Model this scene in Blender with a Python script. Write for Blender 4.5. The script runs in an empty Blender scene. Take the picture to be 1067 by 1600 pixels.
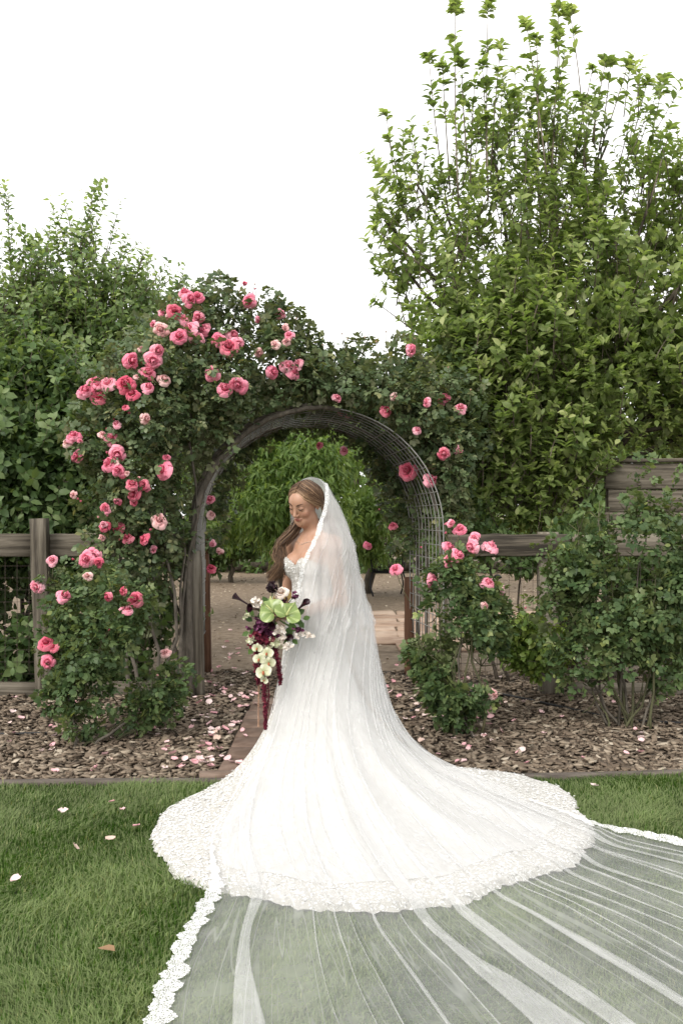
import bpy, math, random
import numpy as np
from mathutils import Vector, Matrix

rng = np.random.default_rng(7)
random.seed(7)
PI = math.pi
scene = bpy.context.scene
COL = scene.collection

# ------------------------------------------------------------------ camera
CAM_H, FPX = 1.55, 1556.0            # eye height (m), focal length in photo pixels
cam_d = bpy.data.cameras.new('camera')
cam_d.sensor_fit = 'VERTICAL'; cam_d.sensor_height = 36.0; cam_d.lens = 35.0
cam_d.clip_start = 0.05; cam_d.clip_end = 600
cam = bpy.data.objects.new('camera', cam_d)
cam.location = (0, 0, CAM_H); cam.rotation_euler = (math.radians(90), 0, 0)
COL.objects.link(cam); scene.camera = cam

# ------------------------------------------------------------------ overcast sky
SUN_EL, SUN_AZ = 42.0, -142.0          # azimuth from +Y towards +X (degrees)
world = bpy.data.worlds.new('World'); scene.world = world; world.use_nodes = True
wn, wl = world.node_tree.nodes, world.node_tree.links
wn.clear()
sky = wn.new('ShaderNodeTexSky'); sky.sky_type = 'NISHITA'; sky.sun_disc = False
sky.sun_elevation = math.radians(SUN_EL); sky.sun_rotation = math.radians(SUN_AZ)
sky.air_density = 1.0; sky.dust_density = 4.0
hs = wn.new('ShaderNodeHueSaturation'); hs.inputs['Saturation'].default_value = 0.12
mixw = wn.new('ShaderNodeMix'); mixw.data_type = 'RGBA'
mixw.inputs['Factor'].default_value = 0.72                     # even cloud deck over the clear sky
mixw.inputs['B'].default_value = (12.1, 12.05, 11.9, 1)
bg = wn.new('ShaderNodeBackground'); bg.inputs['Strength'].default_value = 0.10
wo = wn.new('ShaderNodeOutputWorld')
wl.new(sky.outputs[0], hs.inputs['Color']); wl.new(hs.outputs[0], mixw.inputs['A'])
wl.new(mixw.outputs['Result'], bg.inputs['Color']); wl.new(bg.outputs[0], wo.inputs[0])

sun_d = bpy.data.lights.new('sun', 'SUN'); sun_d.energy = 1.5; sun_d.angle = math.radians(28)
sun_d.color = (1.0, 0.95, 0.87)
sun = bpy.data.objects.new('sun', sun_d); COL.objects.link(sun)
el, az = math.radians(SUN_EL), math.radians(SUN_AZ)
sdir = Vector((math.sin(az) * math.cos(el), math.cos(az) * math.cos(el), math.sin(el)))
sun.rotation_euler = sdir.to_track_quat('Z', 'Y').to_euler()
sun.location = sdir * 30

vs = scene.view_settings
vs.view_transform = 'Standard'; vs.look = 'None'; vs.gamma = 1.0; vs.use_curve_mapping = False
vs.exposure = 0.74
scene.render.engine = 'CYCLES'
cy = scene.cycles
cy.max_bounces = 8; cy.diffuse_bounces = 4; cy.glossy_bounces = 2; cy.transmission_bounces = 4
cy.transparent_max_bounces = 24; cy.use_denoising = True; cy.use_adaptive_sampling = True
cy.caustics_reflective = False; cy.caustics_refractive = False

# ------------------------------------------------------------------ helpers
def P(px, py, Y):
    """photo pixel at a known distance Y -> world point"""
    return np.array([(px - 533.5) * Y / FPX, Y, CAM_H - (py - 800.0) * Y / FPX])
def G(px, py, z=0.0):
    """photo pixel on the ground plane"""
    Y = FPX * (CAM_H - z) / (py - 800.0)
    return np.array([(px - 533.5) * Y / FPX, Y, z])

def np_mesh(name, verts, faces, mat=None, smooth=False, face_attr=None):
    """faces: list of (M,k) int arrays"""
    me = bpy.data.meshes.new(name)
    verts = np.ascontiguousarray(verts, dtype=np.float32)
    faces = [np.asarray(f, dtype=np.int32) for f in (faces if isinstance(faces, list) else [faces]) if len(f)]
    me.vertices.add(len(verts)); me.vertices.foreach_set('co', verts.ravel())
    tot = sum(f.size for f in faces); npoly = sum(len(f) for f in faces)
    me.loops.add(tot); me.polygons.add(npoly)
    me.loops.foreach_set('vertex_index', np.concatenate([f.ravel() for f in faces]))
    sizes = np.concatenate([np.full(len(f), f.shape[1], np.int32) for f in faces])
    starts = np.concatenate([[0], np.cumsum(sizes)[:-1]]).astype(np.int32)
    me.polygons.foreach_set('loop_start', starts)
    if smooth: me.polygons.foreach_set('use_smooth', np.ones(npoly, dtype=bool))
    if mat is not None: me.materials.append(mat)
    me.update(calc_edges=True)
    if face_attr is not None:
        for k, arr in face_attr.items():
            a = me.attributes.new(k, 'FLOAT', 'FACE')
            a.data.foreach_set('value', np.asarray(arr, dtype=np.float32))
    return me

def tag(o, label=None, cat=None, group=None, kind=None):
    if label: o['label'] = label
    if cat: o['category'] = cat
    if group: o['group'] = group
    if kind: o['kind'] = kind
    return o

def link(name, me, parent=None, loc=None):
    o = bpy.data.objects.new(name, me); COL.objects.link(o)
    if parent is not None: o.parent = parent
    if loc is not None: o.location = loc
    return o

class Thing:
    def __init__(s, name, label, cat, base, group=None):
        s.base = np.array(base, dtype=float)
        s.root = bpy.data.objects.new(name, None); s.root.empty_display_size = 0.1
        COL.objects.link(s.root); s.root.location = s.base
        tag(s.root, label, cat, group)
    def part(s, name, verts, faces, mat, parent=None, smooth=False, kind=None, attr=None):
        me = np_mesh(name, np.asarray(verts) - s.base, faces, mat, smooth, attr)
        o = link(name, me, parent or s.root)
        if kind: o['kind'] = kind
        return o
    def inst(s, name, me, M, parent=None):
        """shared mesh at world matrix M (4x4)"""
        o = link(name, me, parent or s.root)
        M = Matrix([list(map(float, r)) for r in M])
        M.translation = M.translation - Vector(s.base)
        o.matrix_basis = M
        return o

def norm(a): return a / np.maximum(np.linalg.norm(a, axis=-1, keepdims=True), 1e-9)

def merge(parts):
    """parts: list of (verts, [face arrays]) -> verts, faces"""
    V, F, n = [], {}, 0
    for v, fs in parts:
        v = np.asarray(v, dtype=float)
        for f in (fs if isinstance(fs, list) else [fs]):
            f = np.asarray(f, dtype=np.int64)
            if len(f): F.setdefault(f.shape[1], []).append(f + n)
        V.append(v); n += len(v)
    return np.concatenate(V), [np.concatenate(f) for f in F.values()]

def tube(path, radii, sides=6, cap=True):
    path = np.asarray(path, dtype=float); n = len(path)
    radii = np.broadcast_to(np.asarray(radii, dtype=float), (n,))
    tan = norm(np.gradient(path, axis=0))
    up = np.array([0.13, 0.31, 1.0])
    if abs(np.dot(norm(up), tan[0])) > 0.9: up = np.array([1.0, 0.2, 0.1])
    nrm = norm(np.cross(tan, np.broadcast_to(up, tan.shape)))
    for i in range(1, n):      # parallel transport
        v = nrm[i - 1] - tan[i] * np.dot(nrm[i - 1], tan[i]); nrm[i] = v / max(np.linalg.norm(v), 1e-9)
    bn = np.cross(tan, nrm)
    a = np.linspace(0, 2 * PI, sides, endpoint=False)
    V = path[:, None] + radii[:, None, None] * (np.cos(a)[None, :, None] * nrm[:, None] + np.sin(a)[None, :, None] * bn[:, None])
    V = V.reshape(-1, 3)
    i = np.arange(n - 1)[:, None] * sides; j = np.arange(sides)[None]; k = (j + 1) % sides
    q = np.stack([i + j, i + k, i + sides + k, i + sides + j], -1).reshape(-1, 4)
    fs = [q]
    if cap and sides == 4: fs = [np.concatenate([q, [[3, 2, 1, 0]], [[(n-1)*4, (n-1)*4+1, (n-1)*4+2, (n-1)*4+3]]])]
    elif cap:
        V = np.concatenate([V, path[:1], path[-1:]]); b = n * sides
        t0 = np.stack([np.full(sides, b), (np.arange(sides) + 1) % sides, np.arange(sides)], -1)
        e = (n - 1) * sides
        t1 = np.stack([np.full(sides, b + 1), e + np.arange(sides), e + (np.arange(sides) + 1) % sides], -1)
        fs.append(np.concatenate([t0, t1]))
    return V, fs

def spline(pts, n):
    """Catmull-Rom through pts"""
    pts = np.asarray(pts, dtype=float); m = len(pts)
    t = np.linspace(0, m - 1, n); i = np.clip(t.astype(int), 0, m - 2); f = (t - i)[:, None]
    p = lambda k: pts[np.clip(k, 0, m - 1)]
    p0, p1, p2, p3 = p(i - 1), p(i), p(i + 1), p(i + 2)
    return 0.5 * (2 * p1 + (p2 - p0) * f + (2 * p0 - 5 * p1 + 4 * p2 - p3) * f ** 2 + (3 * p1 - p0 - 3 * p2 + p3) * f ** 3)

def grid_faces(nu, nv, wrap_u=False):
    """verts index = v*nu+u"""
    u = np.arange(nu if wrap_u else nu - 1); v = np.arange(nv - 1)
    U, V = np.meshgrid(u, v); U2 = (U + 1) % nu
    return np.stack([V * nu + U, V * nu + U2, (V + 1) * nu + U2, (V + 1) * nu + U], -1).reshape(-1, 4)

BOXF = np.array([[0, 3, 2, 1], [4, 5, 6, 7], [0, 1, 5, 4], [1, 2, 6, 5], [2, 3, 7, 6], [3, 0, 4, 7]])
def box(lo, hi):
    (a, b, c), (d, e, f) = lo, hi
    return np.array([[a, b, c], [d, b, c], [d, e, c], [a, e, c], [a, b, f], [d, b, f], [d, e, f], [a, e, f]], float), [BOXF]
def beam(p, q, w, h, jitter=0.004, seg=8, chamfer=0.008, r=None):
    """a worn timber from p to q; w across (horizontal), h other way; chamfered 8-gon section"""
    r = r or rng
    p, q = np.asarray(p, float), np.asarray(q, float); d = norm(q - p)
    up = np.array([0, 0, 1.0]) if abs(d[2]) < 0.9 else np.array([0, 1.0, 0])
    s = norm(np.cross(d, up)); u = np.cross(s, d)
    c = chamfer; a, b = w / 2, h / 2
    sec = np.array([[-a + c, -b], [a - c, -b], [a, -b + c], [a, b - c], [a - c, b], [-a + c, b], [-a, b - c], [-a, -b + c]])
    t = np.linspace(0, 1, seg + 1)
    V = []
    for k in t:
        o = p + (q - p) * k + r.normal(0, jitter, 3)
        ss = sec * (1 + r.normal(0, jitter * 3)) + r.normal(0, jitter * 0.35, sec.shape)
        V.append(o + ss[:, :1] * s + ss[:, 1:] * u)
    V = np.concatenate(V)
    F = grid_faces(8, seg + 1, True)
    e = seg * 8
    caps = np.array([[7, 6, 5, 4, 3, 2, 1, 0], [e + i for i in range(8)]])
    return V, [F, caps]

# ------------------------------------------------------------------ materials
def new_mat(name):
    m = bpy.data.materials.new(name); m.use_nodes = True
    nt = m.node_tree; nt.nodes.clear()
    out = nt.nodes.new('ShaderNodeOutputMaterial')
    return m, nt, out
def N(nt, t, **kw):
    n = nt.nodes.new(t)
    for k, v in kw.items():
        if k in n.inputs: n.inputs[k].default_value = v
        else: setattr(n, k, v)
    return n
def ramp(nt, stops, src=None):
    r = nt.nodes.new('ShaderNodeValToRGB'); e = r.color_ramp.elements
    while len(e) < len(stops): e.new(0.5)
    for el_, (p, c) in zip(e, stops):
        el_.position = p; el_.color = (*c, 1) if len(c) == 3 else c
    if src is not None: nt.links.new(src, r.inputs[0])
    return r

def leaf_mat(name, stops, rough=0.42, trans=0.3, obj=False, tint=(1.25, 1.2, 0.55)):
    m, nt, out = new_mat(name); L = nt.links
    if obj: src = N(nt, 'ShaderNodeObjectInfo').outputs['Random']
    else: src = N(nt, 'ShaderNodeAttribute', attribute_name='rnd').outputs['Fac']
    r = ramp(nt, stops, src)
    geo = N(nt, 'ShaderNodeNewGeometry')                 # leaf undersides are paler and matt
    und = N(nt, 'ShaderNodeMix', data_type='RGBA')
    und.inputs['B'].default_value = (stops[-1][1][0] * 1.15, stops[-1][1][1] * 1.1, stops[-1][1][2] * 1.5, 1)
    fac = N(nt, 'ShaderNodeMath', operation='MULTIPLY'); fac.inputs[1].default_value = 0.45
    L.new(geo.outputs['Backfacing'], fac.inputs[0]); L.new(fac.outputs[0], und.inputs['Factor']); L.new(r.outputs[0], und.inputs['A'])
    p = N(nt, 'ShaderNodeBsdfPrincipled', Roughness=rough); p.inputs['Specular IOR Level'].default_value = 0.24
    L.new(und.outputs['Result'], p.inputs['Base Color'])
    t = N(nt, 'ShaderNodeBsdfTranslucent')
    mul = N(nt, 'ShaderNodeMix', data_type='RGBA', blend_type='MULTIPLY'); mul.inputs['Factor'].default_value = 1
    mul.inputs['B'].default_value = (*tint, 1); L.new(r.outputs[0], mul.inputs['A']); L.new(mul.outputs['Result'], t.inputs[0])
    mx = N(nt, 'ShaderNodeMixShader'); mx.inputs[0].default_value = trans
    L.new(p.outputs[0], mx.inputs[1]); L.new(t.outputs[0], mx.inputs[2]); L.new(mx.outputs[0], out.inputs[0])
    return m
def leaf_mats(name, stops, **kw): return leaf_mat(name, stops, **kw), leaf_mat(name + '_single', stops, obj=True, **kw)

def rough_mat(name, stops, scale=(8, 8, 8), detail=6, rough=0.85, bump=0.3, bscale=40, dist=0.01, distort=0.0, spec=0.3, per_obj=0.0, wave=None):
    m, nt, out = new_mat(name); L = nt.links
    tc = N(nt, 'ShaderNodeTexCoord'); mp = N(nt, 'ShaderNodeMapping'); mp.inputs['Scale'].default_value = scale
    L.new(tc.outputs['Object'], mp.inputs[0])
    if per_obj:
        oi = N(nt, 'ShaderNodeObjectInfo'); cb = N(nt, 'ShaderNodeCombineXYZ'); 
        mu = N(nt, 'ShaderNodeMath', operation='MULTIPLY'); mu.inputs[1].default_value = 37.0
        L.new(oi.outputs['Random'], mu.inputs[0])
        for i in range(3): L.new(mu.outputs[0], cb.inputs[i])
        L.new(cb.outputs[0], mp.inputs['Location'])
    nz = N(nt, 'ShaderNodeTexNoise', Scale=1.0, Detail=float(detail), Roughness=0.62, Distortion=distort)
    L.new(mp.outputs[0], nz.inputs['Vector'])
    src = nz.outputs['Fac']
    if per_obj:
        a = N(nt, 'ShaderNodeMath', operation='MULTIPLY_ADD'); a.inputs[1].default_value = per_obj; 
        L.new(oi.outputs['Random'], a.inputs[0])
        sb = N(nt, 'ShaderNodeMath', operation='SUBTRACT'); sb.inputs[1].default_value = per_obj / 2
        L.new(src, a.inputs[2]); L.new(a.outputs[0], sb.inputs[0]); src = sb.outputs[0]
    r = ramp(nt, stops, src)
    p = N(nt, 'ShaderNodeBsdfPrincipled', Roughness=rough); p.inputs['Specular IOR Level'].default_value = spec
    L.new(r.outputs[0], p.inputs['Base Color'])
    n2 = N(nt, 'ShaderNodeTexNoise', Scale=bscale, Detail=5.0)
    if wave: 
        m2 = N(nt, 'ShaderNodeMapping'); m2.inputs['Scale'].default_value = wave; L.new(tc.outputs['Object'], m2.inputs[0]); L.new(m2.outputs[0], n2.inputs['Vector'])
    else: L.new(tc.outputs['Object'], n2.inputs['Vector'])
    b = N(nt, 'ShaderNodeBump', Strength=bump, Distance=dist); L.new(n2.outputs['Fac'], b.inputs['Height']); L.new(b.outputs[0], p.inputs['Normal'])
    L.new(p.outputs[0], out.inputs[0])
    return m

def attr_mat(name, stops, rough=0.6, trans=0.0, attr='rnd', spec=0.3, obj_mix=0.0, bump=0.0, bscale=80.0):
    m, nt, out = new_mat(name); L = nt.links
    a = N(nt, 'ShaderNodeAttribute', attribute_name=attr); src = a.outputs['Fac']
    if obj_mix:
        oi = N(nt, 'ShaderNodeObjectInfo'); mx = N(nt, 'ShaderNodeMix')
        mx.inputs['Factor'].default_value = obj_mix
        L.new(a.outputs['Fac'], mx.inputs['A']); L.new(oi.outputs['Random'], mx.inputs['B']); src = mx.outputs['Result']
    r = ramp(nt, stops, src)
    p = N(nt, 'ShaderNodeBsdfPrincipled', Roughness=rough); p.inputs['Specular IOR Level'].default_value = spec
    L.new(r.outputs[0], p.inputs['Base Color'])
    if bump:
        nz = N(nt, 'ShaderNodeTexNoise', Scale=bscale, Detail=4.0); tc = N(nt, 'ShaderNodeTexCoord'); L.new(tc.outputs['Object'], nz.inputs['Vector'])
        b = N(nt, 'ShaderNodeBump', Strength=bump, Distance=0.004); L.new(nz.outputs['Fac'], b.inputs['Height']); L.new(b.outputs[0], p.inputs['Normal'])
    if trans:
        t = N(nt, 'ShaderNodeBsdfTranslucent'); L.new(r.outputs[0], t.inputs[0])
        mx = N(nt, 'ShaderNodeMixShader'); mx.inputs[0].default_value = trans
        L.new(p.outputs[0], mx.inputs[1]); L.new(t.outputs[0], mx.inputs[2]); L.new(mx.outputs[0], out.inputs[0])
    else: L.new(p.outputs[0], out.inputs[0])
    return m
def plain(name, c, rough=0.6, metal=0.0, spec=0.4, sss=0.0):
    m, nt, out = new_mat(name)
    p = N(nt, 'ShaderNodeBsdfPrincipled', Roughness=rough, Metallic=metal); p.inputs['Base Color'].default_value = (*c, 1)
    p.inputs['Specular IOR Level'].default_value = spec
    nz = N(nt, 'ShaderNodeTexNoise', Scale=60.0); b = N(nt, 'ShaderNodeBump', Strength=0.08, Distance=0.002)
    nt.links.new(nz.outputs['Fac'], b.inputs['Height']); nt.links.new(b.outputs[0], p.inputs['Normal'])
    nt.links.new(p.outputs[0], out.inputs[0]); return m

M = {}
M['wood'] = rough_mat('weathered_wood', [(0.33, (0.045, 0.037, 0.028)), (0.5, (0.13, 0.112, 0.085)), (0.68, (0.23, 0.205, 0.165))], scale=(30, 30, 1.3), bump=0.6, dist=0.006, per_obj=0.15, wave=(3, 3, .12), bscale=30)
M['wood_h'] = rough_mat('weathered_rail_wood', [(0.33, (0.028, 0.023, 0.017)), (0.48, (0.095, 0.08, 0.06)), (0.66, (0.19, 0.165, 0.13))], scale=(1.1, 22, 22), bump=0.6, dist=0.006, per_obj=0.15, distort=0.6, wave=(.1, 3, 3), bscale=30)
M['wood_brown'] = rough_mat('stained_brown_wood', [(0.3, (0.045, 0.022, 0.013)), (0.6, (0.12, 0.06, 0.035)), (0.8, (0.18, 0.10, 0.06))], scale=(30, 30, 2), bump=0.4, dist=0.004, per_obj=0.1)
M['bark'] = rough_mat('tree_bark', [(0.3, (0.03, 0.024, 0.018)), (0.6, (0.10, 0.082, 0.062)), (0.8, (0.17, 0.145, 0.115))], scale=(18, 18, 5), bump=0.7, dist=0.01)
M['cane'] = rough_mat('rose_cane', [(0.3, (0.05, 0.05, 0.028)), (0.6, (0.10, 0.10, 0.05)), (0.8, (0.13, 0.10, 0.06))], scale=(20, 20, 6), bump=0.3, dist=0.004)
M['oldcane'] = rough_mat('old_rose_cane', [(0.3, (0.06, 0.052, 0.042)), (0.6, (0.15, 0.13, 0.105)), (0.8, (0.22, 0.19, 0.16))], scale=(30, 30, 8), bump=0.6, dist=0.006)
M['twig'] = rough_mat('grey_twig', [(0.3, (0.09, 0.07, 0.055)), (0.7, (0.2, 0.165, 0.13))], scale=(15, 15, 4), bump=0.2)
M['wire'] = plain('galvanised_wire', (0.27, 0.265, 0.25), rough=0.55, metal=0.35)
M['darkwire'] = plain('rusted_wire', (0.08, 0.06, 0.05), rough=0.7, metal=0.3)
M['hose'] = plain('black_poly_hose', (0.012, 0.012, 0.013), rough=0.5)
M['iron'] = plain('black_iron', (0.01, 0.01, 0.011), rough=0.5, metal=0.4)
M['edging'] = rough_mat('edging_board', [(0.3, (0.055, 0.045, 0.037)), (0.6, (0.12, 0.10, 0.085)), (0.8, (0.17, 0.145, 0.125))], scale=(6, 25, 25), bump=0.5, dist=0.004)
M['paver'] = rough_mat('brown_paver', [(0.3, (0.10, 0.065, 0.048)), (0.55, (0.165, 0.115, 0.088)), (0.8, (0.22, 0.165, 0.13))], scale=(10, 10, 10), bump=0.5, dist=0.004, per_obj=0.3)
M['flag'] = rough_mat('pink_flagstone', [(0.3, (0.26, 0.17, 0.12)), (0.55, (0.38, 0.27, 0.2)), (0.8, (0.48, 0.37, 0.29))], scale=(4, 4, 4), bump=0.3, dist=0.004, per_obj=0.3)
M['dirt'] = rough_mat('orchard_soil', [(0.22, (0.085, 0.06, 0.036)), (0.45, (0.17, 0.125, 0.085)), (0.62, (0.24, 0.185, 0.135)), (0.85, (0.36, 0.30, 0.235))], scale=(9, 9, 9), detail=12, bump=0.8, bscale=55, dist=0.02)
M['mulchsoil'] = rough_mat('mulch_soil', [(0.3, (0.02, 0.014, 0.009)), (0.6, (0.06, 0.043, 0.03)), (0.8, (0.11, 0.085, 0.06))], scale=(25, 25, 25), detail=8, bump=0.9, bscale=70, dist=0.02)
M['lawnsoil'] = rough_mat('lawn_thatch', [(0.3, (0.018, 0.03, 0.008)), (0.6, (0.04, 0.065, 0.018)), (0.8, (0.08, 0.10, 0.035))], scale=(30, 30, 30), detail=8, bump=0.8, bscale=120, dist=0.01)
M['grass'] = leaf_mat('grass_blade', [(0.0, (0.032, 0.088, 0.013)), (0.5, (0.07, 0.165, 0.025)), (0.85, (0.125, 0.235, 0.048)), (1.0, (0.29, 0.31, 0.12))], rough=0.65, trans=0.35)
M['chip'] = attr_mat('bark_mulch', [(0.0, (0.06, 0.043, 0.030)), (0.45, (0.165, 0.125, 0.090)), (0.8, (0.275, 0.222, 0.165)), (1.0, (0.43, 0.37, 0.29))], rough=0.9, bump=0.5)
M['chip1'] = attr_mat('bark_mulch_single', [(0.0, (0.06, 0.043, 0.030)), (0.45, (0.165, 0.125, 0.090)), (0.8, (0.275, 0.222, 0.165)), (1.0, (0.43, 0.37, 0.29))], rough=0.9, bump=0.5, obj_mix=1.0)
M['petal'] = attr_mat('fallen_petal', [(0.0, (0.72, 0.36, 0.40)), (0.4, (0.80, 0.52, 0.53)), (0.8, (0.84, 0.68, 0.66)), (1.0, (0.62, 0.45, 0.36))], rough=0.6, trans=0.2, obj_mix=1.0)

AP = leaf_mats('apple_leaf', [(0.0, (0.105, 0.155, 0.046)), (0.5, (0.22, 0.285, 0.092)), (0.85, (0.335, 0.39, 0.145)), (1.0, (0.48, 0.51, 0.24))], trans=0.5, tint=(1.1, 1.25, .65))
LT = leaf_mats('plum_leaf', [(0.0, (0.095, 0.16, 0.06)), (0.5, (0.195, 0.275, 0.115)), (1.0, (0.33, 0.41, 0.20))], trans=0.5, tint=(1.3, 1.3, .65))
HD = leaf_mats('shrub_leaf', [(0.0, (0.055, 0.10, 0.036)), (0.5, (0.115, 0.185, 0.066)), (1.0, (0.22, 0.29, 0.125))], trans=0.42)
RO = leaf_mats('rose_leaf', [(0.0, (0.042, 0.072, 0.03)), (0.5, (0.092, 0.135, 0.06)), (0.9, (0.175, 0.22, 0.11)), (1.0, (0.28, 0.28, 0.13))], trans=0.3, rough=0.36)
RB = leaf_mats('rose_bush_leaf', [(0.0, (0.036, 0.068, 0.026)), (0.5, (0.078, 0.125, 0.047)), (0.92, (0.145, 0.20, 0.08)), (1.0, (0.26, 0.30, 0.10))], trans=0.3, rough=0.4)
PE = leaf_mats('peach_leaf', [(0.0, (0.08, 0.145, 0.036)), (0.5, (0.165, 0.26, 0.075)), (1.0, (0.30, 0.40, 0.14))], trans=0.48)
YG = leaf_mats('bright_shrub_leaf', [(0.0, (0.07, 0.12, 0.025)), (0.5, (0.14, 0.21, 0.045)), (1.0, (0.24, 0.30, 0.07))], trans=0.34)
CI = leaf_mats('citrus_leaf', [(0.0, (0.03, 0.06, 0.018)), (0.5, (0.06, 0.105, 0.03)), (1.0, (0.12, 0.17, 0.05))], trans=0.2)

# ------------------------------------------------------------------ the setting
def sheet(name, poly, z, mat, kind='structure', thick=0.0):
    poly = np.asarray(poly, float); n = len(poly)
    V = np.c_[poly, np.full(n, z)]
    o = link(name, np_mesh(name, V, [np.arange(n)[None]], mat)); o['kind'] = kind
    return o
ground = sheet('ground', [(-300, -60), (300, -60), (300, 400), (-300, 400)], 0.0, M['dirt'])

# edge line between lawn and bed (Y as a function of X)
_ex = np.array([-8, -4, -1.94, -0.4, 0.8, 2.0, 4.0, 8.0]); _ey = np.array([5.45, 5.55, 5.60, 5.66, 5.72, 5.83, 6.02, 6.5])
def edgeY(x): return np.interp(x, _ex, _ey)
exs = np.linspace(-8, 8, 60)
lawn_poly = [(x, edgeY(x) - 0.02) for x in exs] + [(8, -8), (-8, -8)]
lawn = sheet('lawn', lawn_poly[::-1], 0.004, M['lawnsoil'])
bed_far = 9.62
bed_poly = [(x, edgeY(x) + 0.03) for x in exs] + [(8, bed_far), (1.2, bed_far - .05), (.5, bed_far + .05), (-.4, bed_far - .04), (-1.2, bed_far + .05), (-8, bed_far)]
mulch = sheet('mulch_bed', bed_poly, 0.006, M['mulchsoil'])

# edging board, a long low strip with a rounded top
pts = np.array([[x, edgeY(x), 0] for x in np.linspace(-8, 8, 90)])
sec = np.array([[-.035, -.03], [-.035, .028], [-.026, .038], [.026, .038], [.035, .028], [.035, -.03]])
V = (pts[:, None] + np.stack([np.zeros((90, 6)), np.broadcast_to(sec[:, 0], (90, 6)), np.broadcast_to(sec[:, 1], (90, 6)) + np.sin(pts[:, :1] * 3.1) * .003], -1)).reshape(-1, 3)
edg = link('lawn_edging', np_mesh('lawn_edging', V, [grid_faces(6, 90, True)[:, ::-1]], M['edging'])); edg['kind'] = 'structure'

# garden path of single pavers running through the arch
path_root = sheet('garden_path', [(-.72, 5.66), (0.02, 5.70), (0.0, 8.0), (-.74, 8.0)], 0.0105, M['mulchsoil'])
def rough_slab(x0, x1, y0, y1, z0, z1, r, skew=0.008):
    c = np.array([[x0, y0], [x1, y0], [x1, y1], [x0, y1]]) + r.normal(0, skew, (4, 2))
    cen = c.mean(0); e = 0.006
    ins = c + norm(cen - c) * e * 1.4
    zt = z1 + r.normal(0, 0.003, 4)
    V = np.concatenate([np.c_[c, np.full(4, z0)], np.c_[c, zt - e], np.c_[ins, zt]])
    F = [[3, 2, 1, 0], [8, 9, 10, 11]]
    for a in (0, 4):
        for i in range(4): F.append([a + i, a + (i + 1) % 4, a + 4 + (i + 1) % 4, a + 4 + i])
    return V, [np.array(F)]
r_ = np.random.default_rng(3)
for i in range(3):                       # front row, laid across
    v, f = rough_slab(-.82 + i * .285, -.545 + i * .285, 5.70, 5.80, 0.0, 0.046, r_, 0.004)
    link('paver', np_mesh('paver', v, f, M['paver']), path_root)
y = 5.81
while y < 7.95:
    L_ = 0.29; x = -0.72
    for w in (0.24, 0.24, 0.25):
        v, f = rough_slab(x + .006, x + w - .006, y + .006, y + L_ - .006, 0.0, 0.042, r_, 0.004)
        link('paver', np_mesh('paver', v, f, M['paver']), path_root); x += w
    y += L_
# patio of flagstones behind the arch
patio = sheet('patio', [(0.15, 11.0), (4.2, 11.0), (4.2, 15.0), (0.15, 15.0)], 0.004, M['dirt'])
yy = 11.0
while yy < 14.8:
    h = r_.uniform(.42, .62); x = 0.2 + r_.uniform(-.12, .12)
    while x < 4.1:
        w = r_.uniform(.45, .8)
        if not (yy < 11.4 and x < .2):
            v, f = rough_slab(x + .012, x + w - .012, yy + .012, yy + h - .012, 0.0, 0.03, r_, 0.018)
            link('flagstone', np_mesh('flagstone', v, f, M['flag']), patio)
        x += w
    yy += h
# ------------------------------------------------------------------ foliage tools
def unit(r, n): return norm(r.normal(size=(n, 3)))
def wobble(p, seed, k, terms=7):
    """cheap smooth pseudo-noise in about [-1,1]"""
    r = np.random.default_rng(seed); out = np.zeros(len(p))
    for _ in range(terms):
        out += np.sin(p @ (unit(r, 1)[0] * k * r.uniform(.6, 1.6)) + r.uniform(0, 6.3))
    return out / (terms ** 0.5 * 1.1)

def leaf_shape(w=0.3, fold=0.1, droop=0.12, fine=True):
    if fine:
        V = np.array([[0, 0, 0], [w * .8, .28, fold * .8], [w * .9, .62, fold * .7 - droop * .3], [0, 1, -droop],
                      [-w * .9, .62, fold * .7 - droop * .3], [-w * .8, .28, fold * .8], [0, .3, 0.02], [0, .64, -droop * .35]], float)
        F = [np.array([[0, 1, 6], [7, 2, 3], [0, 6, 5], [7, 3, 4]]), np.array([[6, 1, 2, 7], [6, 7, 4, 5]])]
    else:
        V = np.array([[0, 0, 0], [w, .45, fold], [0, 1, -droop], [-w, .45, fold], [0, .45, 0]], float)
        F = [np.array([[0, 1, 2, 4], [0, 4, 2, 3]])]
    return V, F
SH_APPLE = leaf_shape(.27, .10, .22); SH_ROSE = leaf_shape(.36, .07, .10); SH_PLUM = leaf_shape(.3, .08, .15, False)
SH_PEACH = leaf_shape(.14, .05, .30, False); SH_SHRUB = leaf_shape(.3, .08, .15); SH_FAR = leaf_shape(.3, .06, .2, False)

def frames(axis, nrm):
    a = norm(axis); n = nrm - a * np.sum(nrm * a, -1, keepdims=True); n = norm(n); x = np.cross(a, n)
    return np.stack([x, a, n], -1)           # columns x, y(axis), z(normal)
def bake(shape, pos, R, sc, rnd):
    V, F = shape; n = len(pos); nv = len(V)
    W = np.einsum('nij,vj->nvi', R, V) * sc[:, None, None] + pos[:, None]
    off = (np.arange(n) * nv)
    fs, at = [], []
    for f in F:
        fs.append((off[:, None, None] + f[None]).reshape(-1, f.shape[1])); at.append(np.repeat(rnd, len(f)))
    return W.reshape(-1, 3), fs, np.concatenate(at)

def project(p): return 533.5 + FPX * p[:, 0] / p[:, 1], 800 - FPX * (p[:, 2] - CAM_H) / p[:, 1]

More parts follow.
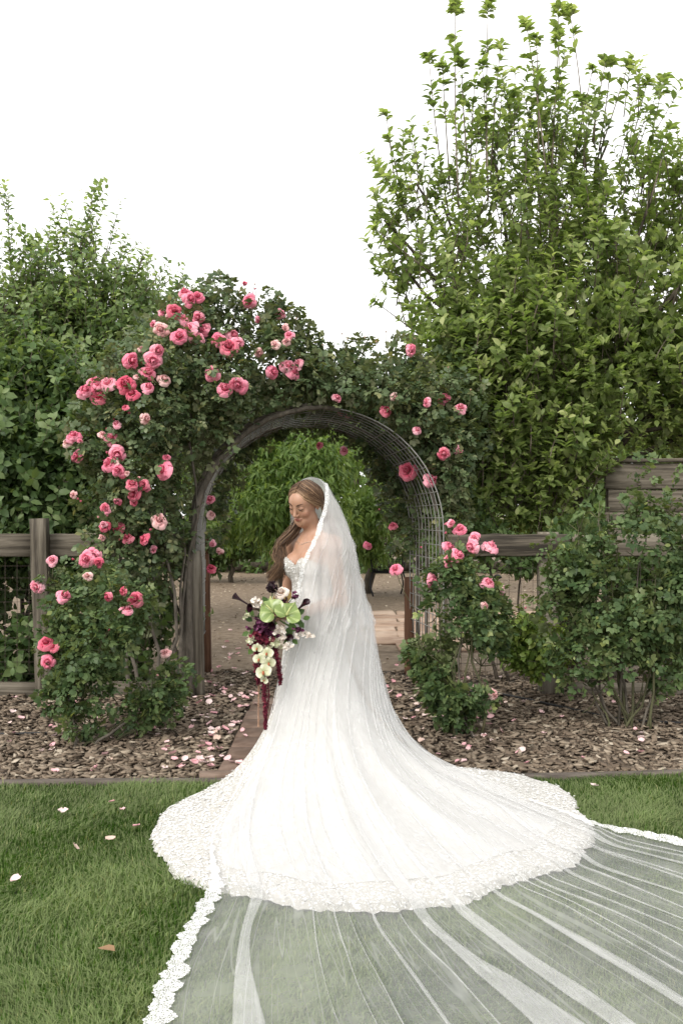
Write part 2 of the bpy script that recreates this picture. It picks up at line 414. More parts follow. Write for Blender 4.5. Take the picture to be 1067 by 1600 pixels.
def put_leaves(T, parent, shape, mats, pos, R, sc, rnd, singles=300, pname='leaf', stuff='foliage'):
    """the largest-showing leaves as parts of their own, the rest joined"""
    take = np.zeros(len(pos), bool)
    if singles:
        px, py = project(pos); vd = norm(pos - np.array([0, 0, CAM_H]))
        ok = (px > 8) & (px < 1059) & (py > 8) & (py < 1592)
        face = np.abs(np.sum(R[:, :, 2] * vd, -1))
        # frontmost leaf in each small screen cell
        cell = (px // 14).astype(int) * 1000 + (py // 14).astype(int)
        order = np.lexsort((pos[:, 1], cell)); first = np.ones(len(order), bool); first[1:] = cell[order][1:] != cell[order][:-1]
        front = np.zeros(len(pos), bool); front[order[first]] = True
        score = np.where(ok & front, sc / pos[:, 1] * (0.3 + face), -1)
        idx = np.argsort(-score)[:singles]; idx = idx[score[idx] > 0]; take[idx] = True
        me = np_mesh(pname, shape[0], shape[1], mats[1])
        for i in idx:
            Mx = np.eye(4); Mx[:3, :3] = R[i] * sc[i]; Mx[:3, 3] = pos[i]
            T.inst(pname, me, Mx, parent)
    k = ~take
    v, f, a = bake(shape, pos[k], R[k], sc[k], rnd[k])
    return T.part(stuff, v, f, mats[0], parent, kind='stuff', attr={'rnd': a})

def blobs_px(lst):
    """(px, py, Y, r_px[, weight]) -> world ellipsoids"""
    out = []
    for b in lst:
        c = P(b[0], b[1], b[2]); r = b[3] * b[2] / FPX
        out.append((*c, r, b[4] if len(b) > 4 else 1.0))
    return np.array(out)
def sample(blobs, n, r, shell=0.45, gap=-.25, k=5.0, seed=1, squash=1.0):
    w = blobs[:, 3] ** 2 * blobs[:, 4]; w = w / w.sum()
    b = blobs[r.choice(len(blobs), int(n * 1.9), p=w)]
    d = unit(r, len(b)); f = shell + (1.06 - shell) * r.random(len(b)) ** 0.6
    d2 = d * np.array([1, squash, 1])
    p = b[:, :3] + d2 * (b[:, 3] * f)[:, None]
    keep = wobble(p, seed, k) > gap
    return p[keep][:n], d[keep][:n]

def cluster_leaves(p, d, r, per, spread, length, up=0.5, jitter=.7, droop=0.0):
    """`per` leaves round each sprig point"""
    n = len(p)
    ax = norm(np.repeat(d, per, 0) * .55 + unit(r, n * per) * jitter + np.array([0, 0, up * .4 - droop]))
    pos = np.repeat(p, per, 0) + unit(r, n * per) * (r.random(n * per) * spread)[:, None]
    nr = norm(np.repeat(d, per, 0) * .5 + np.array([0, 0, up]) + unit(r, n * per) * .55)
    sc = r.uniform(length[0], length[1], n * per)
    tone = np.repeat(r.random(n), per) * .6 + r.random(n * per) * .4
    return pos, frames(ax, nr), sc, tone
def compound_leaves(p, d, r, length):
    """rose leaves: five leaflets on a short stalk"""
    n = len(p)
    ax = norm(d * .6 + unit(r, n) * .7 + np.array([0, 0, -.05])); nr = norm(d * .6 + np.array([0, 0, .6]) + unit(r, n) * .5)
    R = frames(ax, nr); L = r.uniform(length[0], length[1], n)
    spec = [(0, 1.0, 0, 1.0), (.45, .95, .75, .85), (-.45, .95, -.75, .85), (.4, .35, 1.1, .7), (-.4, .35, -1.1, .7)]
    P_, A_, N_, S_, T_ = [], [], [], [], []
    tone = r.random(n)
    for dx, dy, ang, s in spec:
        loc = np.array([dx * .28, dy * .9, 0]); P_.append(p + np.einsum('nij,j->ni', R, loc) * L[:, None])
        a = np.array([math.sin(ang), math.cos(ang), 0]); A_.append(np.einsum('nij,j->ni', R, a) + unit(r, n) * .15)
        N_.append(R[:, :, 2] + unit(r, n) * .25); S_.append(L * s * r.uniform(.85, 1.1, n)); T_.append(np.clip(tone * .75 + r.random(n) * .3, 0, 1))
    return np.concatenate(P_), frames(np.concatenate(A_), np.concatenate(N_)), np.concatenate(S_), np.concatenate(T_)
def shoots(starts, dirs, lens, r, step, length, tuft=.0, bare=.15, upc=.6, curve=.18, nodes=0):
    """leafy shoots: returns leaf arrays and the twig paths"""
    pos, ax, nr, sc, tn, paths = [], [], [], [], [], []
    for s, d, L in zip(starts, dirs, lens):
        m = 6; t = np.linspace(0, 1, m)
        bend = unit(r, 1)[0] * curve * L
        path = s + np.outer(t, d * L) + np.outer(t ** 2, bend); paths.append(path)
        k = max(4, int(L / step)); u = bare + (1 - bare) * np.linspace(0, 1, k) ** (1 / (1 + tuft)); ph = r.uniform(0, 6.3) + np.arange(k) * 2.4
        u = np.clip(u + r.normal(0, .35 / k, k), 0, 1)
        if nodes:
            nd = np.sort(np.r_[bare + (1 - bare) * r.random(nodes) ** .8, .97, 1.0]); u = np.clip(nd[r.integers(len(nd), size=k)] + r.normal(0, .012, k), 0, 1); u[: k // 3] = r.uniform(.93, 1.0, k // 3)
        q = np.stack([np.interp(u, t, path[:, i]) for i in range(3)], -1)
        dd = norm(path[-1] - path[-2]); a1 = norm(np.cross(dd, [.3, .8, .1])); a2 = np.cross(dd, a1)
        side = np.cos(ph)[:, None] * a1 + np.sin(ph)[:, None] * a2
        lift = r.uniform(.25, .8, k)[:, None] * upc
        A = norm(side + dd * lift + unit(r, k) * .25); pos.append(q); ax.append(A)
        nr.append(norm(dd - A * .2 + unit(r, k) * .35))
        sc.append(r.uniform(length[0], length[1], k) * (0.75 + .45 * np.sin(u * PI * .8)))
        tn.append(np.clip(.25 + .5 * u ** 3 + r.normal(0, .2, k) + r.normal(0, .12), 0, 1))
    return np.concatenate(pos), frames(np.concatenate(ax), np.concatenate(nr)), np.concatenate(sc), np.concatenate(tn), paths
def cat(*ls): return [np.concatenate(x) for x in zip(*ls)]

# ------------------------------------------------------------------ rose blooms
def rose_mesh(name, seed, tones, open_=1.0, rings=((3, .15, 0), (4, .27, .2), (5, .42, .42), (6, .60, .64), (7, .82, .84), (7, 1.0, 1.0))):
    """unit rose (radius about 1, facing +Z): cupped overlapping petals, tight in the heart, reflexed outside"""
    r = np.random.default_rng(seed); parts, tone = [], []
    for k, (n, rad, o) in enumerate(rings):
        for i in range(n):
            a0 = 2 * PI * (i + .5 * (k % 2)) / n + r.normal(0, .22); nu, nv = 6, 5; s_ = r.uniform(.82, 1.15)
            U, Vv = np.meshgrid(np.linspace(-1, 1, nu), np.linspace(0, 1, nv))
            half = (PI / n) * 1.45 * r.uniform(.85, 1.15)
            prof = np.sin(np.clip(Vv * (.62 + .28 * (1 - o)), 0, 1) * PI) ** .7          # inner petals curl in at the top
            rr = rad * s_ * open_ * (.18 + .82 * (Vv ** .8 * o + prof * (1 - o)))
            top = (.78 - .55 * o) * s_
            z = -.25 + (top + .25) * np.sin(Vv * (PI * (.5 + .22 * o))) - .16 * U ** 2 * Vv * (1 - .3 * o) - .34 * o ** 2 * Vv ** 4 + r.normal(0, .05)
            ruff = .05 * np.sin(U * r.uniform(3, 6) + r.uniform(0, 6)) * Vv ** 2
            ang = a0 + U * half * np.clip(.35 + .75 * Vv, 0, 1)
            rr = rr * (1 - .10 * U ** 2 * Vv) + ruff; z = z + ruff * 1.2
            V = np.stack([rr * np.cos(ang), rr * np.sin(ang), z], -1).reshape(-1, 3)
            parts.append((V, [grid_faces(nu, nv)])); tone += list(np.clip(np.repeat(np.linspace(0, 1, nv - 1) ** 1.5, nu - 1) * .62 + o * .25 + r.normal(0, .11), 0, 1))
    v, f = merge(parts); v = v * np.array([1, r.uniform(.85, 1.0), 1.0])
    return np_mesh(name, v, f, tones, True, {'rnd': tone})
ROSE_M = [attr_mat('rose_petal_pink', [(0.0, (0.74, 0.11, 0.22)), (0.5, (0.86, 0.27, 0.38)), (1.0, (0.93, 0.54, 0.61))], rough=.55, trans=.22, obj_mix=.4),
          attr_mat('rose_petal_deep', [(0.0, (0.55, 0.04, 0.10)), (0.5, (0.70, 0.12, 0.20)), (1.0, (0.83, 0.32, 0.39))], rough=.55, trans=.22, obj_mix=.25),
          attr_mat('rose_petal_pale', [(0.0, (0.74, 0.27, 0.30)), (0.5, (0.84, 0.48, 0.48)), (1.0, (0.89, 0.66, 0.62))], rough=.6, trans=.22, obj_mix=.25)]
ROSES = [[rose_mesh('rose_bloom', 10 * m + s, ROSE_M[m], o) for s, o in ((1, 1.0), (2, .9), (3, 1.1))] for m in range(3)]
BUDS = [rose_mesh('rose_bloom', 40 + m, ROSE_M[m], .55, ((3, .2, 0), (4, .4, .1), (5, .6, .4))) for m in range(3)]

def front_depth(px, py, blobs):
    """depth where the ray through a pixel first meets the crown"""
    d = np.array([(px - 533.5) / FPX, 1.0, -(py - 800.0) / FPX]); o = np.array([0, 0, CAM_H]); dn = np.linalg.norm(d); d = d / dn
    best, near = None, (1e9, None)
    for b in blobs:
        oc = o - b[:3]; B = oc @ d; C = oc @ oc - b[3] ** 2; D = B * B - C
        if D > 0:
            t = (-B - math.sqrt(D)); y = d[1] * t
            if best is None or y < best: best = y
        gapd = math.sqrt(max(oc @ oc - B * B, 0)) - b[3]
        if gapd < near[0]: near = (gapd, -B * d[1])
    return best if best is not None else near[1]
def bloom(T, px, py, size_px, blobs, r, kind=0, parent=None, bud=False, Y=None):
    Y = (front_depth(px, py, blobs) - .03 + .07 * r.random() ** 2) if Y is None else Y
    c = P(px, py, Y); R = size_px * .5 * Y / FPX
    z = norm(np.array([r.normal(0, .45), -1.0, r.normal(.35, .4)])); x = norm(np.cross([0.1, .2, 1.0], z)); a = r.uniform(0, 6.3); yv = np.cross(z, x)
    X = x * math.cos(a) + yv * math.sin(a); Yv = np.cross(z, X)
    Mx = np.eye(4); Mx[:3, 0], Mx[:3, 1], Mx[:3, 2] = X * R, Yv * R, z * R; Mx[:3, 3] = c
    me = BUDS[kind] if bud else ROSES[kind][r.integers(3)]
    return T.inst('rose_bloom', me, Mx, parent), c

def canes(T, name, paths, r0, r1, mat, sides=5, joined=None):
    """each cane a part; or joined into one when `joined`"""
    ps = [tube(p, np.linspace(r0, r1, len(p)), sides) for p in paths]
    if joined: 
        v, f = merge(ps); return T.part(joined, v, f, mat, smooth=True, kind='stuff')
    for v, f in ps: T.part(name, v, f, mat, smooth=True)
def limb_path(a, b, r, n=9, sag=.12):
    a, b = np.asarray(a, float), np.asarray(b, float); t = np.linspace(0, 1, n)[:, None]; L = np.linalg.norm(b - a)
    w = np.cumsum(r.normal(0, 1, (n, 3)), 0); w -= w[0]; w = w - t * w[-1]
    return a + (b - a) * t + w * L * .03 + np.sin(t * PI) * np.array([0, 0, -sag * L * .3])

# ------------------------------------------------------------------ garden arch of posts and stock panel
ARCH_C0, ARCH_C1 = np.array([-.18, 8.3]), np.array([-.32, 9.46])    # centre of the front and rear hoops
ARCH_R0, ARCH_R1, ARCH_SPR = 1.03, .97, 1.39                        # radius, spring height
def hoop(f, zlow=.42, n=46, dr=0.0, a0=None, a1=None):
    c = ARCH_C0 * (1 - f) + ARCH_C1 * f; R = ARCH_R0 * (1 - f) + ARCH_R1 * f + dr
    pts = [[c[0] - R, c[1], z] for z in np.linspace(zlow, ARCH_SPR, 8, endpoint=False)]
    pts += [[c[0] - R * math.cos(a), c[1], ARCH_SPR + R * math.sin(a)] for a in np.linspace(0, PI, n - 16)]
    pts += [[c[0] + R, c[1], z] for z in np.linspace(ARCH_SPR, zlow, 9)[1:]]
    return np.array(pts)
ra = np.random.default_rng(11)
arch = Thing('garden_arch', 'rounded wire panel garden arch on timber posts covered by climbing roses', 'arch', (-.25, 8.88, 0))
for f in np.linspace(0, 1, 11):
    pth = hoop(f); pth[:, 1] += ra.normal(0, .006, len(pth)); v, fc = tube(pth, .0042 if 0 < f < 1 else .006, 5); arch.part('hoop_wire', v, fc, M['wire'], smooth=True)
h0, h1 = hoop(0), hoop(1); hm = [hoop(f) for f in np.linspace(0, 1, 5)]
for i in range(0, len(h0), 1):
    if i % 2 and 10 < i < len(h0) - 10 and i % 3 == 0: continue
    pth = np.array([h[i] for h in hm]); pth[0, 1] -= .01; pth[-1, 1] += .01
    v, fc = tube(pth, .004, 4); arch.part('cross_wire', v, fc, M['wire'])
for (px, py, Y, hh, w, m, ln) in ((307, 1092, 8.34, 1.22, .115, 'wood', -.03), (321, 1056, 9.50, 1.3, .10, 'wood_brown', -.03), (640, 1056, 9.50, .93, .09, 'wood_brown', .0), (697, 1090, 8.36, 1.2, .11, 'wood', .0)):
    g = G(px, py); X = g[0]
    b = np.array([X, Y, -.02]); t = np.array([X + ln, Y, hh])
    v, fc = beam(b, t, w, w, .003); arch.part('post', v, fc, M[m])

# ------------------------------------------------------------------ fences
def wire_net(a, b, z0, z1, step=.1, rad=.0022):
    ps = []; a, b = np.asarray(a, float), np.asarray(b, float); L = np.linalg.norm(b - a)
    for z in np.arange(z0, z1, step): ps.append(tube([[a[0], a[1], z], [b[0], b[1], z]], rad, 3, False))
    for t in np.arange(0, 1, step / L): 
        q = a + (b - a) * t; ps.append(tube([[q[0], q[1], z0], [q[0], q[1], z1]], rad, 3, False))
    return merge(ps)
fl = Thing('rail_fence', 'weathered grey post and rail fence with wire netting left of the rose arch', 'fence', (-2.42, 8.2, 0))
for X, ln in ((-2.42, -.055), (-4.9, .02), (-7.2, 0)):
    v, fc = beam([X, 8.16, -.02], [X + ln, 8.16, 1.5], .135, .11, .003); fl.part('post', v, fc, M['wood'])
for (x0, x1) in ((-4.9, -2.48), (-2.46, -1.32), (-7.2, -4.92)):
    v, fc = beam([x0, 8.27, 1.275], [x1, 8.27, 1.275], .05, .19, .003, 10, .006); fl.part('rail', v, fc, M['wood_h'])
    v, fc = beam([x0, 8.3, .06], [x1, 8.3, .06], .05, .15, .003, 10, .006); fl.part('kickboard', v, fc, M['wood_h'])
v, fc = wire_net([-7.2, 8.3, 0], [-1.35, 8.3, 0], .2, 1.2); fl.part('wire_netting', v, fc, M['darkwire'], kind='stuff')
fr = Thing('rail_fence', 'dark grey rail fence with wire netting right of the rose arch under the apple tree', 'fence', (1.73, 8.4, 0))
for X in (1.74, 3.6, 5.6):
    v, fc = beam([X, 8.4, -.02], [X, 8.4, 1.38], .16, .12, .003); fr.part('post', v, fc, M['wood'])
for (x0, x1) in ((.88, 1.9), (1.92, 3.6), (3.62, 5.6)):
    v, fc = beam([x0, 8.3, 1.275], [x1, 8.3, 1.275], .05, .18, .003, 10, .006); fr.part('rail', v, fc, M['wood_h'])
    if x0 < 1: continue
    v, fc = beam([x0, 8.36, .05], [x1, 8.36, .05], .05, .13, .003, 10, .006); fr.part('kickboard', v, fc, M['wood_h'])
v, fc = wire_net([.9, 8.34, 0], [5.6, 8.34, 0], .18, 1.2); fr.part('wire_netting', v, fc, M['darkwire'], kind='stuff')

# stout timber bin of wide planks beyond the right fence
bn_ = Thing('timber_bin', 'tall bin wall of wide weathered planks with knot holes behind the right fence', 'plank wall', (3.3, 9.2, 0))
ykb = 9.15
for k, (z0, z1) in enumerate(((1.76, 2.0), (1.55, 1.752), (1.46, 1.544), (1.10, 1.34), (.86, 1.092), (.62, .852), (.38, .612), (.14, .372))):
    v, fc = beam([2.42 + .03 * (k % 2), ykb, (z0 + z1) / 2], [4.9, ykb, (z0 + z1) / 2 + ra.normal(0, .006)], .06, z1 - z0, .004, 12, .012); bn_.part('plank', v, fc, M['wood_h'])
for X in (2.52, 3.7, 4.8):
    v, fc = beam([X, ykb + .1, -.02], [X, ykb + .1, 2.0], .12, .12, .003); bn_.part('post', v, fc, M['wood'])
v, fc = beam([2.4, ykb + .02, 2.025], [4.95, ykb + .02, 2.025], .16, .035, .003, 10, .006); bn_.part('cap_board', v, fc, M['wood_h'])
for (px, py) in ((997, 755), (1021, 756)):
    c = P(px, py, ykb - .028); a = np.linspace(0, 2 * PI, 10, endpoint=False)
    V = np.concatenate([np.c_[c[0] + .022 * np.cos(a), np.full(10, c[1] - .012), c[2] + .017 * np.sin(a)], np.c_[c[0] + .013 * np.cos(a), np.full(10, c[1] - .004), c[2] + .010 * np.sin(a)], [[c[0], c[1] + .0, c[2]]]])
    i = np.arange(10); j = (i + 1) % 10
    bn_.part('knot', V, [np.stack([i, j, 10 + j, 10 + i], -1), np.stack([10 + i, 10 + j, np.full(10, 20)], -1)], M['bark'], smooth=True)

# ------------------------------------------------------------------ apple tree (right, behind the fence)
r1 = np.random.default_rng(21)
APB = blobs_px([(690, 340, 9.9, 85, .26), (770, 260, 10, 85, .26), (860, 240, 10.3, 105, .3), (950, 250, 10, 100, .34), (1020, 330, 10, 105, .5), (1110, 360, 10, 105, .7),
    (700, 450, 9.7, 85, .55), (820, 390, 9.9, 120, .75), (950, 420, 9.9, 130, .9), (1060, 480, 9.9, 120), (720, 545, 9.5, 80, 1.2), (810, 540, 9.5, 110, 1.2), (920, 570, 9.5, 125, 1.2), (1040, 610, 9.7, 110, 1.1), (1150, 560, 9.9, 120),
    (700, 630, 9.4, 60, 1.4), (770, 660, 9.3, 85, 1.3), (870, 690, 9.4, 95, 1.3), (960, 670, 9.6, 75, 1.2), (770, 760, 9.3, 70, 1.3), (850, 790, 9.4, 60, 1.2), (725, 720, 9.3, 50, 1.3), (1080, 680, 9.8, 80, 1.3), (1010, 700, 9.7, 60, 1.2), (1000, 560, 9.8, 90, 1.0), (1130, 640, 10, 90, 1.0), (600, 350, 9.9, 22, .4), (625, 420, 9.8, 40, .5), (650, 300, 9.9, 45, .4)])
apple = Thing('apple_tree', 'tall apple tree with upright leafy shoots behind the right fence', 'tree', (2.2, 10.0, 0))
tb = np.array([2.2, 10.0, 0]); tt = P(870, 650, 10.0)
v, fc = tube(limb_path(tb - [0, 0, .05], tt, r1, 12, 0), np.linspace(.13, .08, 12), 10); apple.part('trunk', v, fc, M['bark'], smooth=True)
for b in APB:
    n0 = tb + (tt - tb) * r1.uniform(.6, 1.0)
    v, fc = tube(limb_path(n0, b[:3] + [0, 0, b[3] * .3], r1), np.linspace(.045, .012, 9), 6); apple.part('limb', v, fc, M['bark'], smooth=True)
p, d = sample(APB, 2000, r1, shell=.15, gap=-.75, k=3.0, seed=5)
dirs = norm(d * .5 + np.array([0, 0, 1.0]) + unit(r1, len(p)) * .35); high = np.clip((p[:, 2] - 2.0) / 4, 0, 1)
A1 = shoots(p - dirs * .2, dirs, r1.uniform(.25, .5, len(p)) + high * .3, r1, .030, (.06, .11), tuft=.9, bare=.1, curve=.22, upc=1.2)
tips = [(603, 182, .9), (657, 90, 1.6), (700, 4, 2.0), (752, 16, 1.9), (690, 88, 1.3), (645, 205, 1.0), (775, 72, 1.2), (828, 38, 1.5), (842, 60, 1.2), (872, 62, 1.3), (888, 8, 1.9), (905, 4, 1.8), (925, 105, .9), (960, 100, .9),
        (1035, 112, 1.3), (985, 100, 1.0), (1012, 130, 1.0), (1047, 192, .8), (1064, 268, .8), (597, 290, .7), (583, 355, .7), (582, 465, .8), (620, 345, .7), (640, 290, .7), (735, 130, 1.0), (800, 110, .9), (715, 90, 1.0), (940, 90, .9), (610, 215, .5), (760, 95, 1.1)]
st, di, le = [], [], []
for x_, y_, L in tips:
    e = P(x_, y_, 9.8 + r1.uniform(-.3, .5)); dr = norm(np.array([(x_ - 800) / 900 + r1.normal(0, .06), r1.normal(0, .08), 1.0]))
    if x_ < 600 and y_ > 280: dr = norm(np.array([-.75, 0, .6]))
    st.append(e - dr * L); di.append(dr); le.append(L)
A2 = shoots(np.array(st), np.array(di), np.array(le), r1, .026, (.06, .115), tuft=1.6, bare=.22, upc=1.0, curve=.06, nodes=10)
p, d = sample(APB[9:], 4300, r1, shell=.4, gap=-1.6, k=3.0, seed=5)
A3 = cluster_leaves(p, d, r1, 6, .05, (.06, .11), up=1.9, jitter=.75)
canes(apple, 'twig', A1[4], .006, .002, M['twig'], 4, joined='twigs'); 
canes(apple, 'water_shoot', A2[4], .009, .003, M['twig'], 5)
put_leaves(apple, None, SH_APPLE, AP, *cat(A1[:4], A2[:4], A3))

# ------------------------------------------------------------------ plum trees and shrub (left)
r2 = np.random.default_rng(22)
def feather_tree(name, label, base, trunk_top, blobs, tips, n, r, mats, shape, length, singles, step=.045, fill=0, group=None, tr=.09, gap=-.9):
    T = Thing(name, label, 'tree', base, group); tb = np.array(base, float); tt = np.array(trunk_top, float)
    v, fc = tube(limb_path(tb - [0, 0, .05], tt, r, 12, 0), np.linspace(tr, tr * .6, 12), 9); T.part('trunk', v, fc, M['bark'], smooth=True)
    for b in blobs[:10]:
        v, fc = tube(limb_path(tb + (tt - tb) * r.uniform(.55, 1), b[:3], r), np.linspace(tr * .4, .01, 9), 6); T.part('limb', v, fc, M['bark'], smooth=True)
    p, d = sample(blobs, n, r, shell=.2, gap=gap, k=3.2, seed=8)
    dirs = norm(d * .7 + np.array([0, 0, .9]) + unit(r, len(p)) * .4)
    ls = [shoots(p - dirs * .15, dirs, r.uniform(.35, .75, len(p)), r, step, length, tuft=.1, bare=.05, upc=.9)]
    pt = ls[0][4]; arr = [ls[0][:4]]
    if tips:
        e = np.array([P(*t[:3]) for t in tips]); dr = norm(np.array([[t[3], 0, 1.0] for t in tips])); L = np.array([t[4] for t in tips])
        s2 = shoots(e - dr * L[:, None], dr, L, r, step * .55, length, tuft=.0, bare=.05, upc=1.0, curve=.06); arr.append(s2[:4]); pt = pt + s2[4]
        for k in range(3):     # side shoots
            q = e - dr * L[:, None] * r.uniform(.2, .8, (len(e), 1)); d3 = norm(dr + unit(r, len(e)) * .55)
            s3 = shoots(q, d3, L * r.uniform(.3, .5, len(e)), r, step * .7, length, tuft=0, bare=.05); arr.append(s3[:4]); pt = pt + s3[4]
    if fill:
        lowb = blobs[blobs[:, 2] < np.quantile(blobs[:, 2], .7)]; p, d = sample(lowb, fill, r, shell=.5, gap=gap, k=3.2, seed=8); arr.append(cluster_leaves(p, d, r, 5, .12, length, up=.5))
    canes(T, 'twig', pt, .006, .002, M['twig'], 3, joined='twigs')
    put_leaves(T, None, shape, mats, *cat(*arr), singles=singles)
    return T
B = blobs_px([(60, 440, 12, 60, .45), (130, 420, 12, 60, .45), (20, 530, 12, 85), (150, 500, 12, 90), (220, 500, 12.2, 55), (265, 480, 12.5, 32, .7), (100, 590, 12, 100, 1.2), (220, 570, 12, 70, 1.1), (-60, 480, 12, 110), (-20, 400, 12, 50, .3), (40, 690, 12, 110), (180, 660, 12, 90), (270, 600, 12.3, 60), (300, 700, 12.3, 80), (10, 470, 12.1, 60, 1.2), (50, 510, 12.2, 70, 1.3), (-10, 560, 12.1, 80, 1.3), (110, 520, 12.1, 70, 1.2)])
feather_tree('plum_tree', 'tall feathery plum tree rising behind the left fence and climbing rose', (-3.6, 12.1, 0), P(90, 560, 12), B,
             [(10, 275, 12, -.05, 1.2), (85, 322, 12, -.1, 1.0), (152, 285, 12, .25, 1.3), (163, 312, 12, .32, 1.1), (205, 368, 12, .45, .8), (228, 400, 12, .5, .7), (290, 430, 12.3, .7, .6), (40, 360, 12, .0, .6), (120, 360, 12, .1, .6), (180, 400, 12, .3, .6), (255, 430, 12.4, .4, .5)],
             1500, r2, LT, SH_PLUM, (.065, .105), 300, fill=3600)
B = blobs_px([(30, 620, 9.4, 70), (100, 640, 9.4, 65), (30, 720, 9.2, 90), (120, 720, 9.3, 80), (40, 830, 9.2, 80), (120, 820, 9.3, 70), (-60, 700, 9.2, 110), (60, 590, 9.5, 50), (160, 640, 9.7, 50), (30, 930, 8.9, 60, 1.4), (110, 930, 9.1, 60, 1.4), (30, 1010, 8.75, 50, 1.6), (110, 1015, 8.9, 55, 1.4), (210, 960, 9.2, 60, 1.0), (190, 1040, 9.0, 40, 1.0), (-40, 960, 8.8, 70, 1.2)])
T = Thing('leafy_shrub', 'dense dark green shrub behind the left rail fence', 'shrub', (-2.9, 9.3, 0))
for k in range(7):
    b = B[k]; v, fc = tube(limb_path([-2.9 + r2.normal(0, .3), 9.3 + r2.normal(0, .1), -.03], b[:3], r2), np.linspace(.035, .008, 9), 6); T.part('stem', v, fc, M['bark'], smooth=True)
p, d = sample(B, 5600, r2, shell=.4, gap=-1.5, k=4, seed=3, squash=.7)
s1 = shoots(p[:500], norm(d[:500] + np.array([0, 0, .5])), r2.uniform(.2, .45, 500), r2, .035, (.06, .11))
canes(T, 'twig', s1[4], .005, .002, M['twig'], 3, joined='twigs')
put_leaves(T, None, SH_SHRUB, HD, *cat(s1[:4], cluster_leaves(p, d, r2, 5, .08, (.06, .11), up=.5)))

# ------------------------------------------------------------------ orchard beyond the arch
r3 = np.random.default_rng(23)
def droopy_tree(name, label, base, blobs, n, r, mats, length, tr=.1, per=6, group=None, shape=SH_PEACH, droop=.7, cat_='tree', oranges=0, spread=.22):
    T = Thing(name, label, cat_, base, group); tb = np.array(base, float); cen = np.average(blobs[:, :3], axis=0)
    fork = np.array([tb[0] * .7 + cen[0] * .3, tb[1], max(.5, min(cen[2] - .5, 1.2))])
    v, fc = tube(limb_path(tb - [0, 0, .05], fork, r, 8, 0), np.linspace(tr, tr * .75, 8), 9); T.part('trunk', v, fc, M['bark'], smooth=True)
    for b in blobs:
        v, fc = tube(limb_path(fork - [0, 0, .1], b[:3] + [0, 0, b[3] * .2], r), np.linspace(tr * .5, .012, 9), 6); T.part('limb', v, fc, M['bark'], smooth=True)
    p, d = sample(blobs, n, r, shell=.35, gap=-.35, k=2.2, seed=12)
    L = cluster_leaves(p, d, r, per, spread, length, up=.45, jitter=.6, droop=droop)
    put_leaves(T, None, shape, mats, *L, singles=0)
    if oranges:
        me = None
        for q in range(oranges):
            b = blobs[r.integers(len(blobs))]; dd = norm(np.array([r.normal(0, .6), -1, r.normal(-.2, .5)])); c = b[:3] + dd * b[3] * .98
            a = np.linspace(0, PI, 7); V = np.array([[.04 * math.sin(t) * math.cos(u), .04 * math.sin(t) * math.sin(u), .038 * math.cos(t)] for t in a for u in np.linspace(0, 2 * PI, 8, endpoint=False)])
            me = me or np_mesh('orange', V, [grid_faces(8, 7, True)], M['orange'], True)
            Mx = np.eye(4); Mx[:3, 3] = c; T.inst('orange', me, Mx)
    return T
M['orange'] = plain('orange_peel', (.62, .22, .02), rough=.45)
gP = G(570, 905)
droopy_tree('peach_tree', 'bright green drooping peach tree with dark trunk seen through the arch', (gP[0], gP[1] - 4, 0), blobs_px([(560, 720, 18, 60), (620, 760, 18, 55), (580, 800, 18, 45), (540, 780, 18.5, 45), (650, 700, 19, 70), (600, 850, 18.5, 30), (690, 760, 19, 70), (520, 660, 19, 60), (610, 660, 19, 60), (560, 850, 18.5, 30), (640, 820, 19, 45), (700, 830, 19, 50)]), 3600, r3, PE, (.11, .19))
droopy_tree('peach_tree', 'bright green peach tree with hanging leaves behind the woman in the arch', (-.9, 15.5, 0), blobs_px([(480, 720, 15.5, 65), (430, 740, 15.5, 60), (460, 790, 15, 50), (410, 800, 15, 48), (500, 800, 15.5, 50), (390, 730, 16, 55), (450, 660, 16, 55), (380, 660, 16, 60), (440, 845, 15, 28), (340, 720, 16, 60), (330, 640, 16.5, 70), (520, 720, 16, 50), (540, 650, 16.5, 60), (350, 810, 15.5, 40)]), 3600, r3, PE, (.10, .17))
gC = G(383, 897)
droopy_tree('citrus_tree', 'small dark citrus tree with oranges beyond the gravel under the arch', (gC[0], gC[1] - 3, 0), blobs_px([(375, 830, 21.5, 40), (350, 790, 21.5, 45), (400, 800, 21.5, 40), (330, 840, 22, 45), (370, 760, 22, 50)]), 1300, r3, CI, (.12, .2), tr=.06, shape=SH_FAR, droop=.1, oranges=7)
for (x, Y, s, lab) in ((-9, 27, 1.0, 'far orchard tree beyond the left rail fence'), (-5.2, 29, 1.1, 'far orchard tree behind the small citrus tree'), (-1.6, 30, 1.1, 'far orchard tree filling the middle of the arch opening'), (2.2, 29, 1.1, 'far orchard tree behind the black metal chair'), (5.6, 27, 1.0, 'far orchard tree seen past the right fence rail'), (9.5, 28, 1.1, 'far orchard tree behind the plank bin')):
    bl = np.array([(x + r3.normal(0, 1.3), Y + r3.normal(0, .6), r3.uniform(1.3, 4.0), r3.uniform(1.0, 1.5), 1) for _ in range(7)])
    droopy_tree('orchard_tree', lab, (x, Y, 0), bl, 1500, r3, PE if x > -3 and x < 4 else LT, (.2, .34), shape=SH_FAR, droop=.3, spread=.4, tr=.14, per=4, group='far orchard trees')
